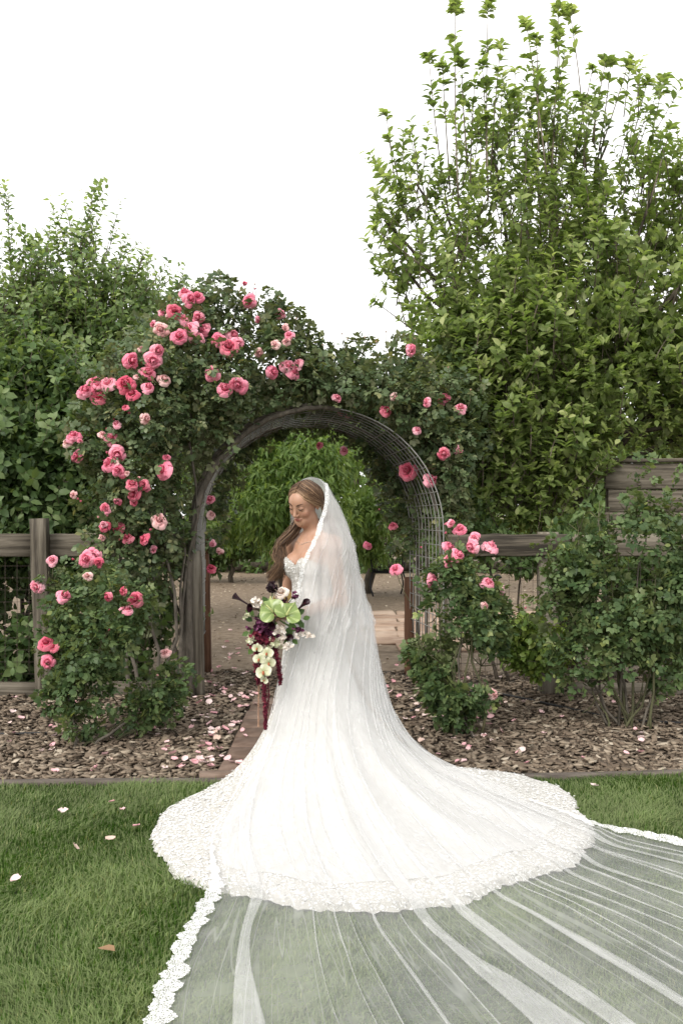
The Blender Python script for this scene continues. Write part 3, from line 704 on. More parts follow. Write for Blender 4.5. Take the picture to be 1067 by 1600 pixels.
# low hedge closing the far edge of the gravel
hb = np.array([(x, 25.6 + r3.normal(0, .15), .35 + r3.normal(0, .06), .55, 1) for x in np.arange(-11, 11.5, .6)])
T = Thing('low_hedge', 'long low green hedge along the far edge of the orchard gravel', 'hedge', (0, 25.6, 0))
p, d = sample(hb, 3000, r3, shell=.6, gap=-2, seed=2)
put_leaves(T, None, SH_FAR, HD, *cluster_leaves(p, d, r3, 3, .15, (.14, .22), up=.6), singles=0)
v, fc = tube([[x, 25.6, .15] for x in np.arange(-11, 11.5, 1.0)], .12, 6); T.part('stem', v, fc, M['bark'])

# ------------------------------------------------------------------ climbing rose
r4 = np.random.default_rng(24)
CLB = blobs_px([(205, 575, 7.9, 45), (160, 620, 7.9, 42), (230, 640, 7.9, 65), (150, 690, 7.9, 45), (210, 730, 7.9, 65), (165, 790, 7.9, 50), (235, 810, 8.0, 55), (185, 870, 7.95, 55), (250, 890, 8.1, 45), (285, 750, 8.2, 42), (290, 650, 8.1, 60), (265, 560, 8.0, 62), (300, 500, 8.2, 48), (350, 510, 8.3, 52), (345, 590, 8.05, 58), (400, 505, 8.5, 48), (415, 560, 8.3, 60), (470, 565, 8.5, 45), (520, 585, 8.6, 42), (570, 585, 8.7, 40), (620, 595, 8.7, 42), (660, 610, 8.7, 48), (685, 660, 8.75, 52), (700, 715, 8.8, 40), (655, 640, 8.6, 40), (708, 765, 8.8, 30), (400, 620, 8.4, 34), (460, 612, 8.6, 28),
    (200, 950, 8.1, 45, .5), (260, 960, 8.2, 30, .4), (330, 690, 9.0, 38, .8), (320, 770, 9.2, 30, .7), (420, 640, 9.4, 30), (510, 632, 9.4, 28), (590, 665, 9.4, 36), (618, 735, 9.5, 34), (605, 800, 9.7, 26, .7), (500, 600, 9.3, 40), (570, 610, 9.3, 40), (360, 640, 9.2, 36), (300, 620, 9.3, 60), (240, 560, 8.7, 60), (700, 690, 8.7, 45), (740, 680, 9.0, 40), (672, 690, 8.6, 30), (715, 620, 8.9, 40), (690, 780, 8.9, 26), (380, 640, 8.15, 26), (330, 660, 8.1, 34), (310, 720, 8.15, 34), (300, 790, 8.2, 26), (440, 618, 8.2, 22), (500, 618, 8.3, 22), (560, 625, 8.4, 20), (270, 840, 8.2, 40), (340, 470, 8.4, 34), (440, 510, 8.6, 34), (665, 720, 9.1, 26), (668, 780, 9.2, 26), (655, 660, 9.1, 30), (650, 830, 9.3, 24), (690, 830, 8.9, 24), (625, 650, 9.0, 26), (720, 560, 9.2, 34), (540, 598, 8.3, 40), (600, 606, 8.3, 40), (648, 640, 8.35, 38), (682, 690, 8.4, 36), (705, 745, 8.5, 32), (490, 590, 8.25, 40), (560, 560, 8.6, 30), (625, 560, 8.7, 30), (335, 700, 8.05, 26), (470, 540, 8.5, 30), (712, 800, 8.6, 26), (350, 690, 9.5, 42, 1.3), (338, 760, 9.5, 36, 1.3), (330, 830, 9.5, 26, 1.0), (415, 650, 9.6, 38, 1.3), (480, 640, 9.6, 34, 1.3), (555, 655, 9.6, 38, 1.3), (608, 705, 9.6, 38, 1.3), (625, 775, 9.7, 32, 1.2), (632, 840, 9.7, 26, 1.0)])
climb = Thing('climbing_rose', 'climbing rose with pink blooms smothering the wire arch', 'climbing rose', (-1.35, 8.5, 0))
def in_arch(p, pad=0.0):
    f = np.clip((p[:, 1] - 8.3) / 1.16, -.5, 1.3); c = ARCH_C0[0] + f * (ARCH_C1[0] - ARCH_C0[0]); R = .96 - .05 * f - pad
    dx = np.abs(p[:, 0] - c); dz = np.maximum(p[:, 2] - ARCH_SPR, 0)
    return (np.hypot(dx, dz) < R) & (p[:, 1] > 7.6) & (p[:, 1] < 9.95)
p, d = sample(CLB, 13500, r4, shell=.4, gap=-.8, k=6, seed=31)
ia = in_arch(p); keep = ~ia | (in_arch(p, -.0) & ~in_arch(p, .16) & (r4.random(len(p)) < np.where(p[:, 1] > 8.9, .75, .25))); p, d = p[keep], d[keep]
kx, kz = p[:, 0] * 8.3 / p[:, 1], CAM_H + (p[:, 2] - CAM_H) * 8.3 / p[:, 1]          # growth tied back from the front hoop
hr_ = np.hypot(kx - ARCH_C0[0], np.maximum(kz - ARCH_SPR, 0)); clear = (hr_ < 1.13) & (p[:, 1] < 8.5) & (kx < .1) & (kz > .3) & (r4.random(len(p)) < .78)
clear |= (hr_ < 1.09) & (p[:, 1] < 9.0) & (kx >= .1) & (kz > .3) & (r4.random(len(p)) < .35)
p, d = p[~clear], d[~clear]
HANG = blobs_px([(602, 735, 9.45, 30), (575, 690, 9.45, 26), (365, 715, 9.45, 28), (346, 790, 9.4, 20), (440, 668, 9.5, 24), (530, 668, 9.5, 22), (616, 800, 9.5, 20), (395, 685, 9.5, 22)])
hp, hd = sample(HANG, 330, r4, shell=.1, gap=-1.2, k=8, seed=33); p, d = np.concatenate([p, hp]), np.concatenate([d, hd])      # sprays hanging inside the rear hoop
put_leaves(climb, None, SH_ROSE, RO, *compound_leaves(p, d, r4, (.04, .066)))
# stems: old canes up each leg, arcs following the hoops, tangled twigs
def arc(f, dr, a0, a1, zl, n=26, wob=.02):
    c = ARCH_C0 * (1 - f) + ARCH_C1 * f; R = ARCH_R0 * (1 - f) + ARCH_R1 * f + dr
    side = -1 if a0 < PI / 2 else 1
    pts = [[c[0] + side * R + side * .04, c[1], z] for z in np.linspace(zl, ARCH_SPR, 6, endpoint=False)]
    pts += [[c[0] - R * math.cos(a), c[1], ARCH_SPR + R * math.sin(a)] for a in np.linspace(a0, a1, n)]
    pts = np.array(pts); return pts + np.cumsum(r4.normal(0, wob * .25, pts.shape), 0)
for f, dr, a0, a1, rr in ((-.05, .0, 0, 1.75, .034), (.0, .05, 0, 1.5, .026), (.25, .04, 0, 1.4, .02), (.7, .03, 0, 1.3, .018), (.3, .05, PI, 1.9, .017), (.75, .03, PI, 1.6, .018), (1.0, .02, PI, 1.8, .02)):
    pth = arc(f, dr, a0, a1, -.03); v, fc = tube(pth, np.linspace(rr, rr * .55, len(pth)), 7); climb.part('cane', v, fc, M['oldcane'], smooth=True)
for (x0, x1, y1, Y) in ((215, 190, 800, 8.0), (235, 230, 760, 8.05), (250, 265, 700, 8.1), (268, 300, 640, 8.2), (282, 270, 760, 8.3), (200, 160, 840, 8.0), (262, 285, 820, 8.15)):
    g = G(x0, 800 + 2412 / Y); v, fc = tube(limb_path([g[0], Y, -.03], P(x1, y1, Y), r4), np.linspace(.018, .009, 9), 6); climb.part('cane', v, fc, M['oldcane'], smooth=True)
tw = []
for _ in range(170):
    b = CLB[r4.integers(len(CLB))]; a = b[:3] + unit(r4, 1)[0] * b[3] * .5; e = b[:3] + unit(r4, 1)[0] * b[3] * r4.uniform(.9, 1.25); e[2] += .05
    q = limb_path(a, e, r4, 6)
    if not in_arch(q).any(): tw.append(q)
canes(climb, 'twig', tw, .005, .0025, M['cane'], 4, joined='twigs')
CL_BLOOMS = [(289, 458, 18), (297, 467, 20), (310, 463, 18), (273, 486, 19), (253, 489, 13), (287, 499, 20), (310, 496, 18), (252, 515, 20), (297, 514, 22), (281, 526, 21), (308, 528, 23), (320, 515, 20), (343, 532, 25), (358, 542, 24), (364, 524, 20), (371, 538, 18), (389, 471, 20), (398, 452, 8), (374, 461, 7), (438, 490, 15), (205, 564, 24), (232, 582, 22), (239, 564, 22), (247, 548, 20), (232, 605, 18), (257, 593, 17), (330, 583, 22), (351, 608, 20), (372, 601, 27), (133, 611, 25), (149, 598, 22), (170, 599, 22), (155, 621, 20), (198, 601, 25), (207, 617, 18), (196, 637, 10), (228, 654, 14), (174, 684, 20), (183, 663, 15), (115, 682, 22), (106, 692, 16), (121, 713, 17), (172, 725, 25), (183, 710, 21), (185, 735, 18), (256, 736, 25), (207, 757, 16), (209, 773, 18), (224, 757, 14), (115, 773, 10), (123, 780, 9), (249, 814, 22), (184, 784, 12), (167, 796, 13), (185, 826, 17), (200, 841, 17), (226, 843, 16), (164, 823, 15), (450, 572, 23), (457, 581, 21), (466, 568, 16), (426, 581, 18), (430, 538, 14), (448, 534, 14), (452, 524, 13), (446, 512, 12), (405, 552, 13), (403, 499, 10), (329, 780, 13), (330, 805, 15), (526, 621, 14), (535, 645, 14), (545, 650, 13), (603, 642, 18), (616, 620, 14), (692, 623, 19), (719, 638, 18), (651, 672, 12), (693, 708, 16), (717, 703, 13), (667, 628, 14), (642, 547, 18), (499, 696, 11), (538, 704, 11), (637, 735, 24), (673, 750, 21), (240, 859, 12), (653, 596, 9), (575, 853, 13), (614, 822, 12), (592, 795, 9), (330, 888, 13), (332, 850, 10), (344, 862, 12)]
DEEP = {(358, 542), (207, 617), (155, 621), (273, 486), (603, 642), (209, 773), (224, 757), (185, 826), (200, 841), (226, 843), (637, 735), (196, 637), (164, 823), (207, 757), (330, 888), (499, 696), (614, 822), (693, 708), (198, 601)}
PALE = {(228, 654), (430, 538), (448, 534), (330, 805), (653, 596), (405, 552), (115, 773), (257, 593), (249, 814), (344, 862), (252, 515), (616, 620), (446, 512), (106, 692)}
for (x, y, s) in CL_BLOOMS:
    k = 1 if (x, y) in DEEP else 2 if (x, y) in PALE else 0
    Yf = None
    if 480 < x < 625 and y > 690: Yf = 9.25
    if 325 < x < 350 and y > 770: Yf = 8.6
    if (x, y) == (637, 735): Yf = 8.75
    bloom(climb, x, y, s * 1.3, CLB, r4, k, bud=s < 10, Y=Yf)

for _ in range(46):            # smaller and fading blooms among the main clusters
    x, y, s = CL_BLOOMS[r4.integers(58)]; bloom(climb, x + r4.normal(0, 13), y + r4.normal(0, 12), r4.uniform(9, 16), CLB, r4, int(r4.choice([0, 0, 1, 2, 2])), bud=r4.random() < .4)
# spent heads on thin stems standing above the arch
M['spent'] = attr_mat('spent_bloom', [(0, (.16, .09, .05)), (.6, (.30, .19, .12)), (1, (.42, .28, .2))], .8)
SPENT = rose_mesh('spent_bloom', 91, M['spent'], .6, ((3, .25, .2), (5, .6, .6)))
for (x, y, L_) in ((463, 499, .22), (504, 540, .14), (534, 522, .2), (543, 530, .16), (603, 519, .24), (588, 535, .15), (570, 528, .18), (375, 455, .16), (398, 445, .2), (336, 447, .12), (430, 478, .16), (648, 530, .2), (700, 575, .16), (275, 470, .12), (190, 552, .12), (108, 660, .14), (735, 610, .15)):
    e = P(x, y, 8.35); a = e + np.array([r4.normal(0, .06), .05, -L_]); v, fc = tube(limb_path(a, e, r4, 6), np.linspace(.004, .002, 6), 4); st_ = climb.part('stem', v, fc, M['cane'], smooth=True)
    Mx = np.eye(4); Mx[:3, :3] = np.eye(3) * r4.uniform(.018, .028); Mx[:3, 3] = e; climb.inst('spent_bloom', SPENT, Mx, st_)

# ------------------------------------------------------------------ rose bushes in the bed
def rose_bush(name, label, base_px, blobs, n, r, mats, blooms, length, stems, cat_='rose bush', twigs=60, shell=.4, gap=-.5, tall=0):
    g = G(*base_px); T = Thing(name, label, cat_, g)
    for k in range(stems):
        b = blobs[r.integers(len(blobs))]; s = g + [r.normal(0, .06), r.normal(0, .05), -.03]
        v, fc = tube(limb_path(s, b[:3], r), np.linspace(.011, .004, 9), 6); T.part('stem', v, fc, M['oldcane'] if k % 3 == 0 else M['cane'], smooth=True)
    p, d = sample(blobs, n, r, shell=shell, gap=gap, k=7, seed=17); keep = p[:, 2] > .03; p, d = p[keep], d[keep]
    for _ in range(tall):      # long new shoots breaking the outline
        b = blobs[r.integers(len(blobs))]; dr = norm(np.array([r.normal(0, .45), r.normal(0, .3), 1.0])); s0 = b[:3] + unit(r, 1)[0] * b[3] * .6; L0 = r.uniform(.2, .42); q = s0 + np.outer(np.linspace(.3, 1, 7), dr * L0)
        p = np.concatenate([p, q]); d = np.concatenate([d, norm(unit(r, 7) + dr * .5)])
    L = compound_leaves(p, d, r, length)
    ok = L[0][:, 2] > .02
    put_leaves(T, None, SH_ROSE, mats, *[a[ok] for a in L])
    tw = []
    for _ in range(twigs):
        b = blobs[r.integers(len(blobs))]; tw.append(limb_path(b[:3] - [0, 0, b[3] * .6], b[:3] + unit(r, 1)[0] * b[3] * 1.05, r, 5))
    for (x, y, s, k, bd) in blooms:
        o, c = bloom(T, x, y, s * 1.22, blobs, r, k, bud=bd)
        bb = blobs[np.argmin(np.linalg.norm(blobs[:, :3] - c, axis=1))]; tw.append(limb_path(bb[:3], c + [0, .02, -.01], r, 5))
    canes(T, 'twig', tw, .004, .0025, M['cane'], 4, joined='twigs')
    return T
r5 = np.random.default_rng(25)
B1 = blobs_px([(140, 905, 6.8, 38), (105, 945, 6.7, 40), (190, 950, 6.75, 48), (95, 1000, 6.7, 32), (155, 1005, 6.6, 52), (225, 990, 6.8, 42), (130, 1070, 6.6, 42), (185, 1075, 6.7, 42), (240, 1075, 6.8, 36), (150, 1120, 6.6, 24), (275, 1060, 6.85, 24), (82, 905, 6.75, 16), (120, 1130, 6.5, 18), (215, 1110, 6.75, 30), (100, 1050, 6.65, 34), (90, 1090, 6.6, 22), (260, 1100, 6.8, 26)])
rose_bush('rose_bush', 'bushy pink rose at the left of the path in front of the grey fence post', (140, 1168), B1, 1850, r5, RB,
    [(82, 875, 17, 0, False), (58, 918, 23, 0, False), (101, 931, 22, 0, False), (135, 874, 24, 0, False), (148, 867, 22, 0, False), (154, 879, 16, 1, False), (169, 932, 15, 1, False), (212, 937, 24, 1, False), (199, 953, 19, 0, False), (73, 1005, 22, 1, False), (75, 1035, 19, 0, False), (84, 1012, 16, 1, False), (137, 900, 16, 2, False), (116, 874, 11, 1, True), (259, 1020, 15, 2, False), (193, 924, 13, 1, False), (63, 990, 10, 1, True), (247, 1056, 9, 2, True), (170, 985, 9, 1, True)], (.035, .055), 9)
B2 = blobs_px([(700, 905, 6.9, 30), (738, 920, 7, 36), (675, 950, 6.9, 36), (728, 975, 6.9, 50), (690, 1010, 6.9, 46), (752, 1020, 7, 34), (710, 1060, 6.8, 44), (668, 1030, 6.9, 30), (742, 1085, 6.9, 30), (722, 1125, 6.9, 20), (770, 965, 7.1, 26), (655, 1000, 6.95, 18), (715, 880, 6.95, 18), (690, 1070, 6.85, 34), (770, 1000, 7.0, 24), (740, 1050, 6.95, 34), (650, 960, 6.95, 22), (755, 930, 7.0, 24), (700, 1110, 6.85, 24)])
rose_bush('rose_bush', 'upright rose with clear pink blooms at the right foot of the arch', (735, 1155), B2, 2200, r5, RB,
    [(695, 819, 13, 0, True), (704, 818, 13, 0, False), (719, 827, 19, 0, False), (695, 833, 11, 0, True), (740, 842, 20, 0, False), (737, 854, 20, 0, False), (765, 855, 26, 0, False), (701, 855, 18, 0, False), (715, 868, 22, 0, False), (701, 876, 20, 0, False), (675, 907, 19, 0, False), (762, 911, 21, 0, False), (778, 922, 20, 0, False), (657, 855, 9, 0, True), (618, 889, 17, 0, False), (771, 1085, 16, 2, False), (757, 947, 14, 2, False), (821, 949, 9, 0, True)], (.036, .056), 8)
B3 = blobs_px([(895, 890, 7.2, 42), (950, 860, 7.3, 50), (1030, 870, 7.25, 55), (890, 955, 7.1, 46), (955, 935, 7.1, 66), (1040, 945, 7.1, 62), (900, 1030, 7.1, 42), (965, 1010, 7.1, 56), (1045, 1030, 7.2, 46), (925, 1080, 7.1, 36), (1000, 1075, 7.1, 30), (950, 812, 7.4, 20), (1010, 805, 7.4, 20), (905, 820, 7.35, 18), (1075, 900, 7.2, 50), (980, 790, 7.4, 18), (935, 800, 7.3, 16), (1040, 800, 7.3, 24), (865, 920, 7.15, 26), (870, 990, 7.1, 26)])
rose_bush('rose_bush', 'big flowerless leafy rose bush in front of the right fence', (985, 1140), B3, 2300, r5, RB, [], (.036, .066), 16, shell=.2, gap=-.15, tall=26)
T = Thing('leafy_shrub', 'loose green shrub growing behind the rail of the right fence near its post', 'shrub', (1.55, 9.0, 0))
Bx = blobs_px([(770, 850, 9.0, 34), (820, 870, 9.0, 30), (880, 860, 9.0, 40), (740, 820, 9.0, 30), (890, 930, 8.9, 34), (930, 980, 8.9, 34), (1000, 900, 8.8, 50), (1060, 960, 8.8, 50), (905, 840, 9.0, 36)])
for b in Bx:
    v, fc = tube(limb_path([b[0] * .6 + .7, 9.0, -.03], b[:3], r5), np.linspace(.018, .006, 9), 6); T.part('stem', v, fc, M['bark'], smooth=True)
p, d = sample(Bx, 1100, r5, shell=.35, gap=-1.0, k=6); put_leaves(T, None, SH_SHRUB, HD, *cluster_leaves(p, d, r5, 5, .08, (.05, .09), up=.8), singles=120)
B4 = blobs_px([(830, 1000, 8.0, 36), (848, 962, 8.0, 24), (806, 1018, 7.95, 24), (872, 1008, 8.0, 28), (838, 1030, 7.95, 26)])
T = Thing('small_shrub', 'small bright yellow green shrub at the foot of the right fence between the rose bushes', 'shrub', (1.53, 8.0, 0))
p, d = sample(B4, 560, r5, shell=.3, gap=-.6, k=7); s1 = shoots(p[:90], norm(d[:90] + [0, 0, .8]), r5.uniform(.12, .22, 90), r5, .03, (.045, .075))
canes(T, 'twig', s1[4], .004, .002, M['cane'], 3, joined='twigs')
put_leaves(T, None, SH_SHRUB, YG, *cat(s1[:4], cluster_leaves(p, d, r5, 4, .06, (.045, .075))), singles=120)
# ------------------------------------------------------------------ the bride
BC = np.array([-.165, 5.40, 0.0])                 # where she stands
TURN = math.radians(-50)                          # she faces left, half towards the lawn
bride = Thing('person', 'bride in white lace gown and long veil holding a trailing bouquet, looking down', 'person', BC)
RZ = np.array([[math.cos(TURN), -math.sin(TURN), 0], [math.sin(TURN), math.cos(TURN), 0], [0, 0, 1]])
def to_world(p): return p @ RZ.T + BC             # body frame: front -y, her left +x

def rotm(ax, a):
    c, s = math.cos(a), math.sin(a)
    return np.array({'x': [[1, 0, 0], [0, c, -s], [0, s, c]], 'y': [[c, 0, s], [0, 1, 0], [-s, 0, c]], 'z': [[c, -s, 0], [s, c, 0], [0, 0, 1]]}[ax])
HEAD_C = np.array([0, -.040, 1.598]); HEAD_S = .965
HEAD_R = rotm('z', math.radians(16)) @ rotm('y', math.radians(5)) @ rotm('x', math.radians(23))
def head_to_body(p): return (np.asarray(p, float) * HEAD_S) @ HEAD_R.T + HEAD_C

# signed distance pieces: ('e', centre, radii, blend, rot) or ('c', a, b, ra, rb, blend)
def E(c, r, k=.02, head=False, sub=False): return dict(t='e', c=np.array(c, float), r=np.array(r, float), k=k, head=head, sub=sub)
def Cc(a, b, ra, rb, k=.015, head=False): return dict(t='c', a=np.array(a, float), b=np.array(b, float), ra=ra, rb=rb, k=k, head=head, sub=False)
TORSO = [E((0, .012, 1.00), (.165, .118, .13)), E((0, .045, .96), (.14, .10, .10), .04), E((0, .0, 1.13), (.112, .083, .15), .05), E((0, .006, 1.27), (.13, .098, .14), .05),
         E((0, .014, 1.372), (.145, .066, .055), .045), E((.068, -.068, 1.262), (.062, .058, .064), .03), E((-.068, -.068, 1.262), (.062, .058, .064), .03)]
ARMS = [Cc((0, .03, 1.40), (0, -.012, 1.51), .05, .047, .035)]
GRIP = np.array([0.0, -.255, .985])
for s in (1, -1):
    sh = (s * .163, .016, 1.372); elb = (s * .212, .035 if s > 0 else .0, 1.085); wr = (s * .068, -.19 if s > 0 else -.205, 1.0 if s > 0 else .975)
    ARMS += [E(sh, (.05, .047, .05), .045), Cc((s * .05, .02, 1.42), sh, .03, .042, .04), Cc(sh, elb, .044, .035, .025), Cc(elb, wr, .036, .023, .012)]
    pal = np.array([s * .038, -.232, .985 + (.03 if s > 0 else -.02)]); ARMS.append(Cc(wr, pal, .023, .026, .012))
    for q in range(4):             # four fingers closing round the stems
        zz = pal[2] + .028 - q * .019; prev = np.array([s * .034, -.238, zz]); L_ = (1.0, 1.08, 1.02, .85)[q]
        for j, ang in enumerate((.55, 1.3, 2.05)):
            nx = GRIP + np.array([s * .033 * math.cos(ang * L_), -.033 * math.sin(ang * L_), 0]); nx[2] = zz - .003 * j
            ARMS.append(Cc(prev, nx, .0092 - .001 * j, .0085 - .001 * j, .004)); prev = nx
    th0 = np.array([s * .042, -.222, pal[2] + .025]); th1 = np.array([s * .026, -.226, pal[2] + .05]); th2 = np.array([s * .006, -.236, pal[2] + .058])
    ARMS += [Cc(th0, th1, .011, .0098, .006), Cc(th1, th2, .0098, .008, .004)]
LEGS = []
for s in (1, -1):
    LEGS += [Cc((s * .085, .01, .95), (s * .07, -.005, .53), .085, .052, .03), Cc((s * .07, -.005, .53), (s * .06, .03, .13), .052, .034, .02), E((s * .072, .035, .42), (.045, .05, .11), .02), Cc((s * .06, .02, .12), (s * .065, -.12, .045), .032, .026, .02), Cc((s * .06, .035, .12), (s * .06, .045, .06), .028, .018, .01)]
HEADP = [E((0, .018, .036), (.073, .092, .084), .02, True), E((0, -.028, -.028), (.052, .064, .084), .035, True), E((0, -.05, .03), (.058, .045, .05), .03, True),
         E((0, -.07, -.097), (.020, .018, .016), .03, True), E((.022, -.044, -.08), (.02, .034, .018), .025, True), E((-.022, -.044, -.08), (.02, .034, .018), .025, True),
         E((.037, -.066, -.028), (.021, .02, .022), .02, True), E((-.037, -.066, -.028), (.021, .02, .022), .02, True),
         E((.03, -.107, .008), (.017, .016, .011), .012, True, True), E((-.03, -.107, .008), (.017, .016, .011), .012, True, True),
         E((.031, -.0815, .005), (.016, .0128, .0122), .004, True), E((-.031, -.0815, .005), (.016, .0128, .0122), .004, True),
         Cc((0, -.09, .012), (0, -.109, -.030), .0065, .0095, .012, True), E((0, -.107, -.033), (.0095, .009, .0075), .006, True), E((.0105, -.098, -.036), (.0062, .008, .0058), .005, True), E((-.0105, -.098, -.036), (.0062, .008, .0058), .005, True),
         E((.009, -.0885, -.0585), (.015, .0085, .0044), .006, True), E((-.009, -.0885, -.0585), (.015, .0085, .0044), .006, True), E((0, -.0880, -.0668), (.0185, .0085, .0052), .006, True),
         E((.073, .012, -.008), (.009, .018, .029), .008, True), E((-.073, .012, -.008), (.009, .018, .029), .008, True)]

def prim_d(pr, p):
    if pr['head']: p = ((p - HEAD_C) @ HEAD_R) / HEAD_S
    if pr['t'] == 'e':
        q = p - pr['c']; k0 = np.linalg.norm(q / pr['r'], axis=-1); k1 = np.linalg.norm(q / pr['r'] ** 2, axis=-1); d = k0 * (k0 - 1) / np.maximum(k1, 1e-6)
    else:
        ab = pr['b'] - pr['a']; t = np.clip(((p - pr['a']) @ ab) / (ab @ ab), 0, 1)
        d = np.linalg.norm(p - (pr['a'] + t[..., None] * ab), axis=-1) - (pr['ra'] + (pr['rb'] - pr['ra']) * t)
    return d * (HEAD_S if pr['head'] else 1)
def combine(f, d, k, sub):
    if sub:
        h = np.clip(.5 - .5 * (f + d) / k, 0, 1); return f * (1 - h) - d * h + k * h * (1 - h)
    h = np.clip(.5 + .5 * (f - d) / k, 0, 1); return f * (1 - h) + d * h - k * h * (1 - h)
def sdf(prims, p):
    f = np.full(p.shape[:-1], 1.0)
    for pr in prims: f = combine(f, prim_d(pr, p), pr['k'], pr['sub'])
    return f
def bounds(pr):
    if pr['t'] == 'e': lo, hi = pr['c'] - pr['r'], pr['c'] + pr['r']
    else:
        r = max(pr['ra'], pr['rb']); lo, hi = np.minimum(pr['a'], pr['b']) - r, np.maximum(pr['a'], pr['b']) + r
    if pr['head']:
        cs = head_to_body(np.array([[x, y, z] for x in (lo[0], hi[0]) for y in (lo[1], hi[1]) for z in (lo[2], hi[2])])); lo, hi = cs.min(0), cs.max(0)
    return lo - pr['k'] - .03, hi + pr['k'] + .03

def surface_nets(prims, xs, ys, zs):
    f = np.full((len(xs), len(ys), len(zs)), 1.0, np.float32)
    for pr in prims:
        lo, hi = bounds(pr); sl = []
        for ax, a in zip(range(3), (xs, ys, zs)):
            i0, i1 = np.searchsorted(a, lo[ax]), np.searchsorted(a, hi[ax]); sl.append(slice(i0, i1))
        g = np.stack(np.meshgrid(xs[sl[0]], ys[sl[1]], zs[sl[2]], indexing='ij'), -1)
        if g.size == 0: continue
        f[tuple(sl)] = combine(f[tuple(sl)], prim_d(pr, g), pr['k'], pr['sub'])
    ins = f < 0; n = np.array(f.shape) - 1
    c = np.zeros(tuple(n), np.int8)
    for i in (0, 1):
        for j in (0, 1):
            for k in (0, 1): c += ins[i:n[0] + i, j:n[1] + j, k:n[2] + k]
    act = np.argwhere((c > 0) & (c < 8)); idx = np.full(tuple(n), -1, np.int64); idx[tuple(act.T)] = np.arange(len(act))
    co = np.stack(np.broadcast_arrays(xs[act[:, 0]], ys[act[:, 1]], zs[act[:, 2]]), -1)
    acc = np.zeros((len(act), 3)); cnt = np.zeros(len(act)); A3 = (xs, ys, zs)
    def pos(o): return np.stack([A3[q][act[:, q] + o[q]] for q in range(3)], -1)
    for ax in range(3):
        for u in (0, 1):
            for v in (0, 1):
                o0 = [0, 0, 0]; q = [t for t in range(3) if t != ax]; o0[q[0]], o0[q[1]] = u, v; o1 = list(o0); o1[ax] = 1
                f0 = f[act[:, 0] + o0[0], act[:, 1] + o0[1], act[:, 2] + o0[2]]; f1 = f[act[:, 0] + o1[0], act[:, 1] + o1[1], act[:, 2] + o1[2]]
                m = (f0 < 0) != (f1 < 0); t = np.where(m, f0 / np.where(m, f0 - f1, 1), 0)[:, None]
                pt = pos(o0) * (1 - t) + pos(o1) * t; acc[m] += pt[m]; cnt[m] += 1
    V = acc / cnt[:, None]; F = []
    for ax in range(3):
        q = [(ax + 1) % 3, (ax + 2) % 3]
        s0 = [slice(None)] * 3; s1 = [slice(None)] * 3; s0[ax] = slice(0, -1); s1[ax] = slice(1, None)
        a, b = ins[tuple(s0)], ins[tuple(s1)]; e = np.argwhere(a != b); e = e[(e[:, q[0]] > 0) & (e[:, q[1]] > 0) & (e[:, q[0]] < n[q[0]]) & (e[:, q[1]] < n[q[1]])]
        fl_ = a[tuple(e.T)]; quad = []
        for (u, v) in ((-1, -1), (0, -1), (0, 0), (-1, 0)):
            w = e.copy(); w[:, q[0]] += u; w[:, q[1]] += v; quad.append(idx[tuple(w.T)])
        quad = np.stack(quad, -1); quad[~fl_] = quad[~fl_][:, ::-1]; F.append(quad)
    return V, np.concatenate(F)
def axis_(segs):
    out = []
    for a, b, h in segs: out.append(np.arange(a, b - 1e-9, h))
    return np.concatenate(out + [[segs[-1][1]]])
bv, bf = surface_nets(TORSO + ARMS + LEGS + HEADP, axis_([(-.30, -.09, .005), (-.09, .09, .0022), (.09, .30, .005)]), axis_([(-.33, -.17, .0045), (-.17, .08, .0022), (.08, .2, .006)]), axis_([(-.0, .9, .014), (.9, 1.44, .005), (1.44, 1.75, .0022)]))

# skin, lips and make-up are colours of the skin itself
hl = ((bv - HEAD_C) @ HEAD_R) / HEAD_S
def gs(p, c, s): return np.exp(-(((p - np.array(c)) / np.array(s)) ** 2).sum(-1))
hl2 = hl.copy(); hl2[:, 2] -= 7 * np.minimum(np.abs(hl[:, 0]), .03) ** 2
lip = np.clip(np.maximum(gs(hl2, (0, -.099, -.0632), (.0195, .014, .0072)), 0) * 1.6, 0, 1) * (hl[:, 1] < -.07)
shadow_ = np.clip(gs(hl, (.031, -.094, .013), (.017, .02, .0075)) + gs(hl, (-.031, -.094, .013), (.017, .02, .0075)), 0, 1)
blush = np.clip(gs(hl, (.043, -.07, -.03), (.022, .03, .016)) + gs(hl, (-.043, -.07, -.03), (.022, .03, .016)), 0, 1)
m, nt, out = new_mat('skin'); L = nt.links
p_ = N(nt, 'ShaderNodeBsdfPrincipled', Roughness=.45); p_.inputs['Specular IOR Level'].default_value = .35
p_.inputs['Subsurface Weight'].default_value = .12; p_.inputs['Subsurface Radius'].default_value = (.01, .004, .002); p_.inputs['Subsurface Scale'].default_value = .6
col = None
base = N(nt, 'ShaderNodeTexNoise', Scale=25.0); cr = ramp(nt, [(0.3, (.35, .195, .128)), (.7, (.41, .235, .158))], base.outputs['Fac']); cur = cr.outputs[0]
for an, c in (('blush', (.42, .17, .12)), ('shade', (.15, .072, .05)), ('lip', (.28, .075, .065))):
    a = N(nt, 'ShaderNodeAttribute', attribute_name=an); mx = N(nt, 'ShaderNodeMix', data_type='RGBA'); mx.inputs['B'].default_value = (*c, 1)
    fm = N(nt, 'ShaderNodeMath', operation='MULTIPLY'); fm.inputs[1].default_value = {'blush': .45, 'shade': .42, 'lip': .9}[an]; L.new(a.outputs['Fac'], fm.inputs[0])
    L.new(fm.outputs[0], mx.inputs['Factor']); L.new(cur, mx.inputs['A']); cur = mx.outputs['Result']
L.new(cur, p_.inputs['Base Color']); L.new(p_.outputs[0], out.inputs[0]); M['skin'] = m
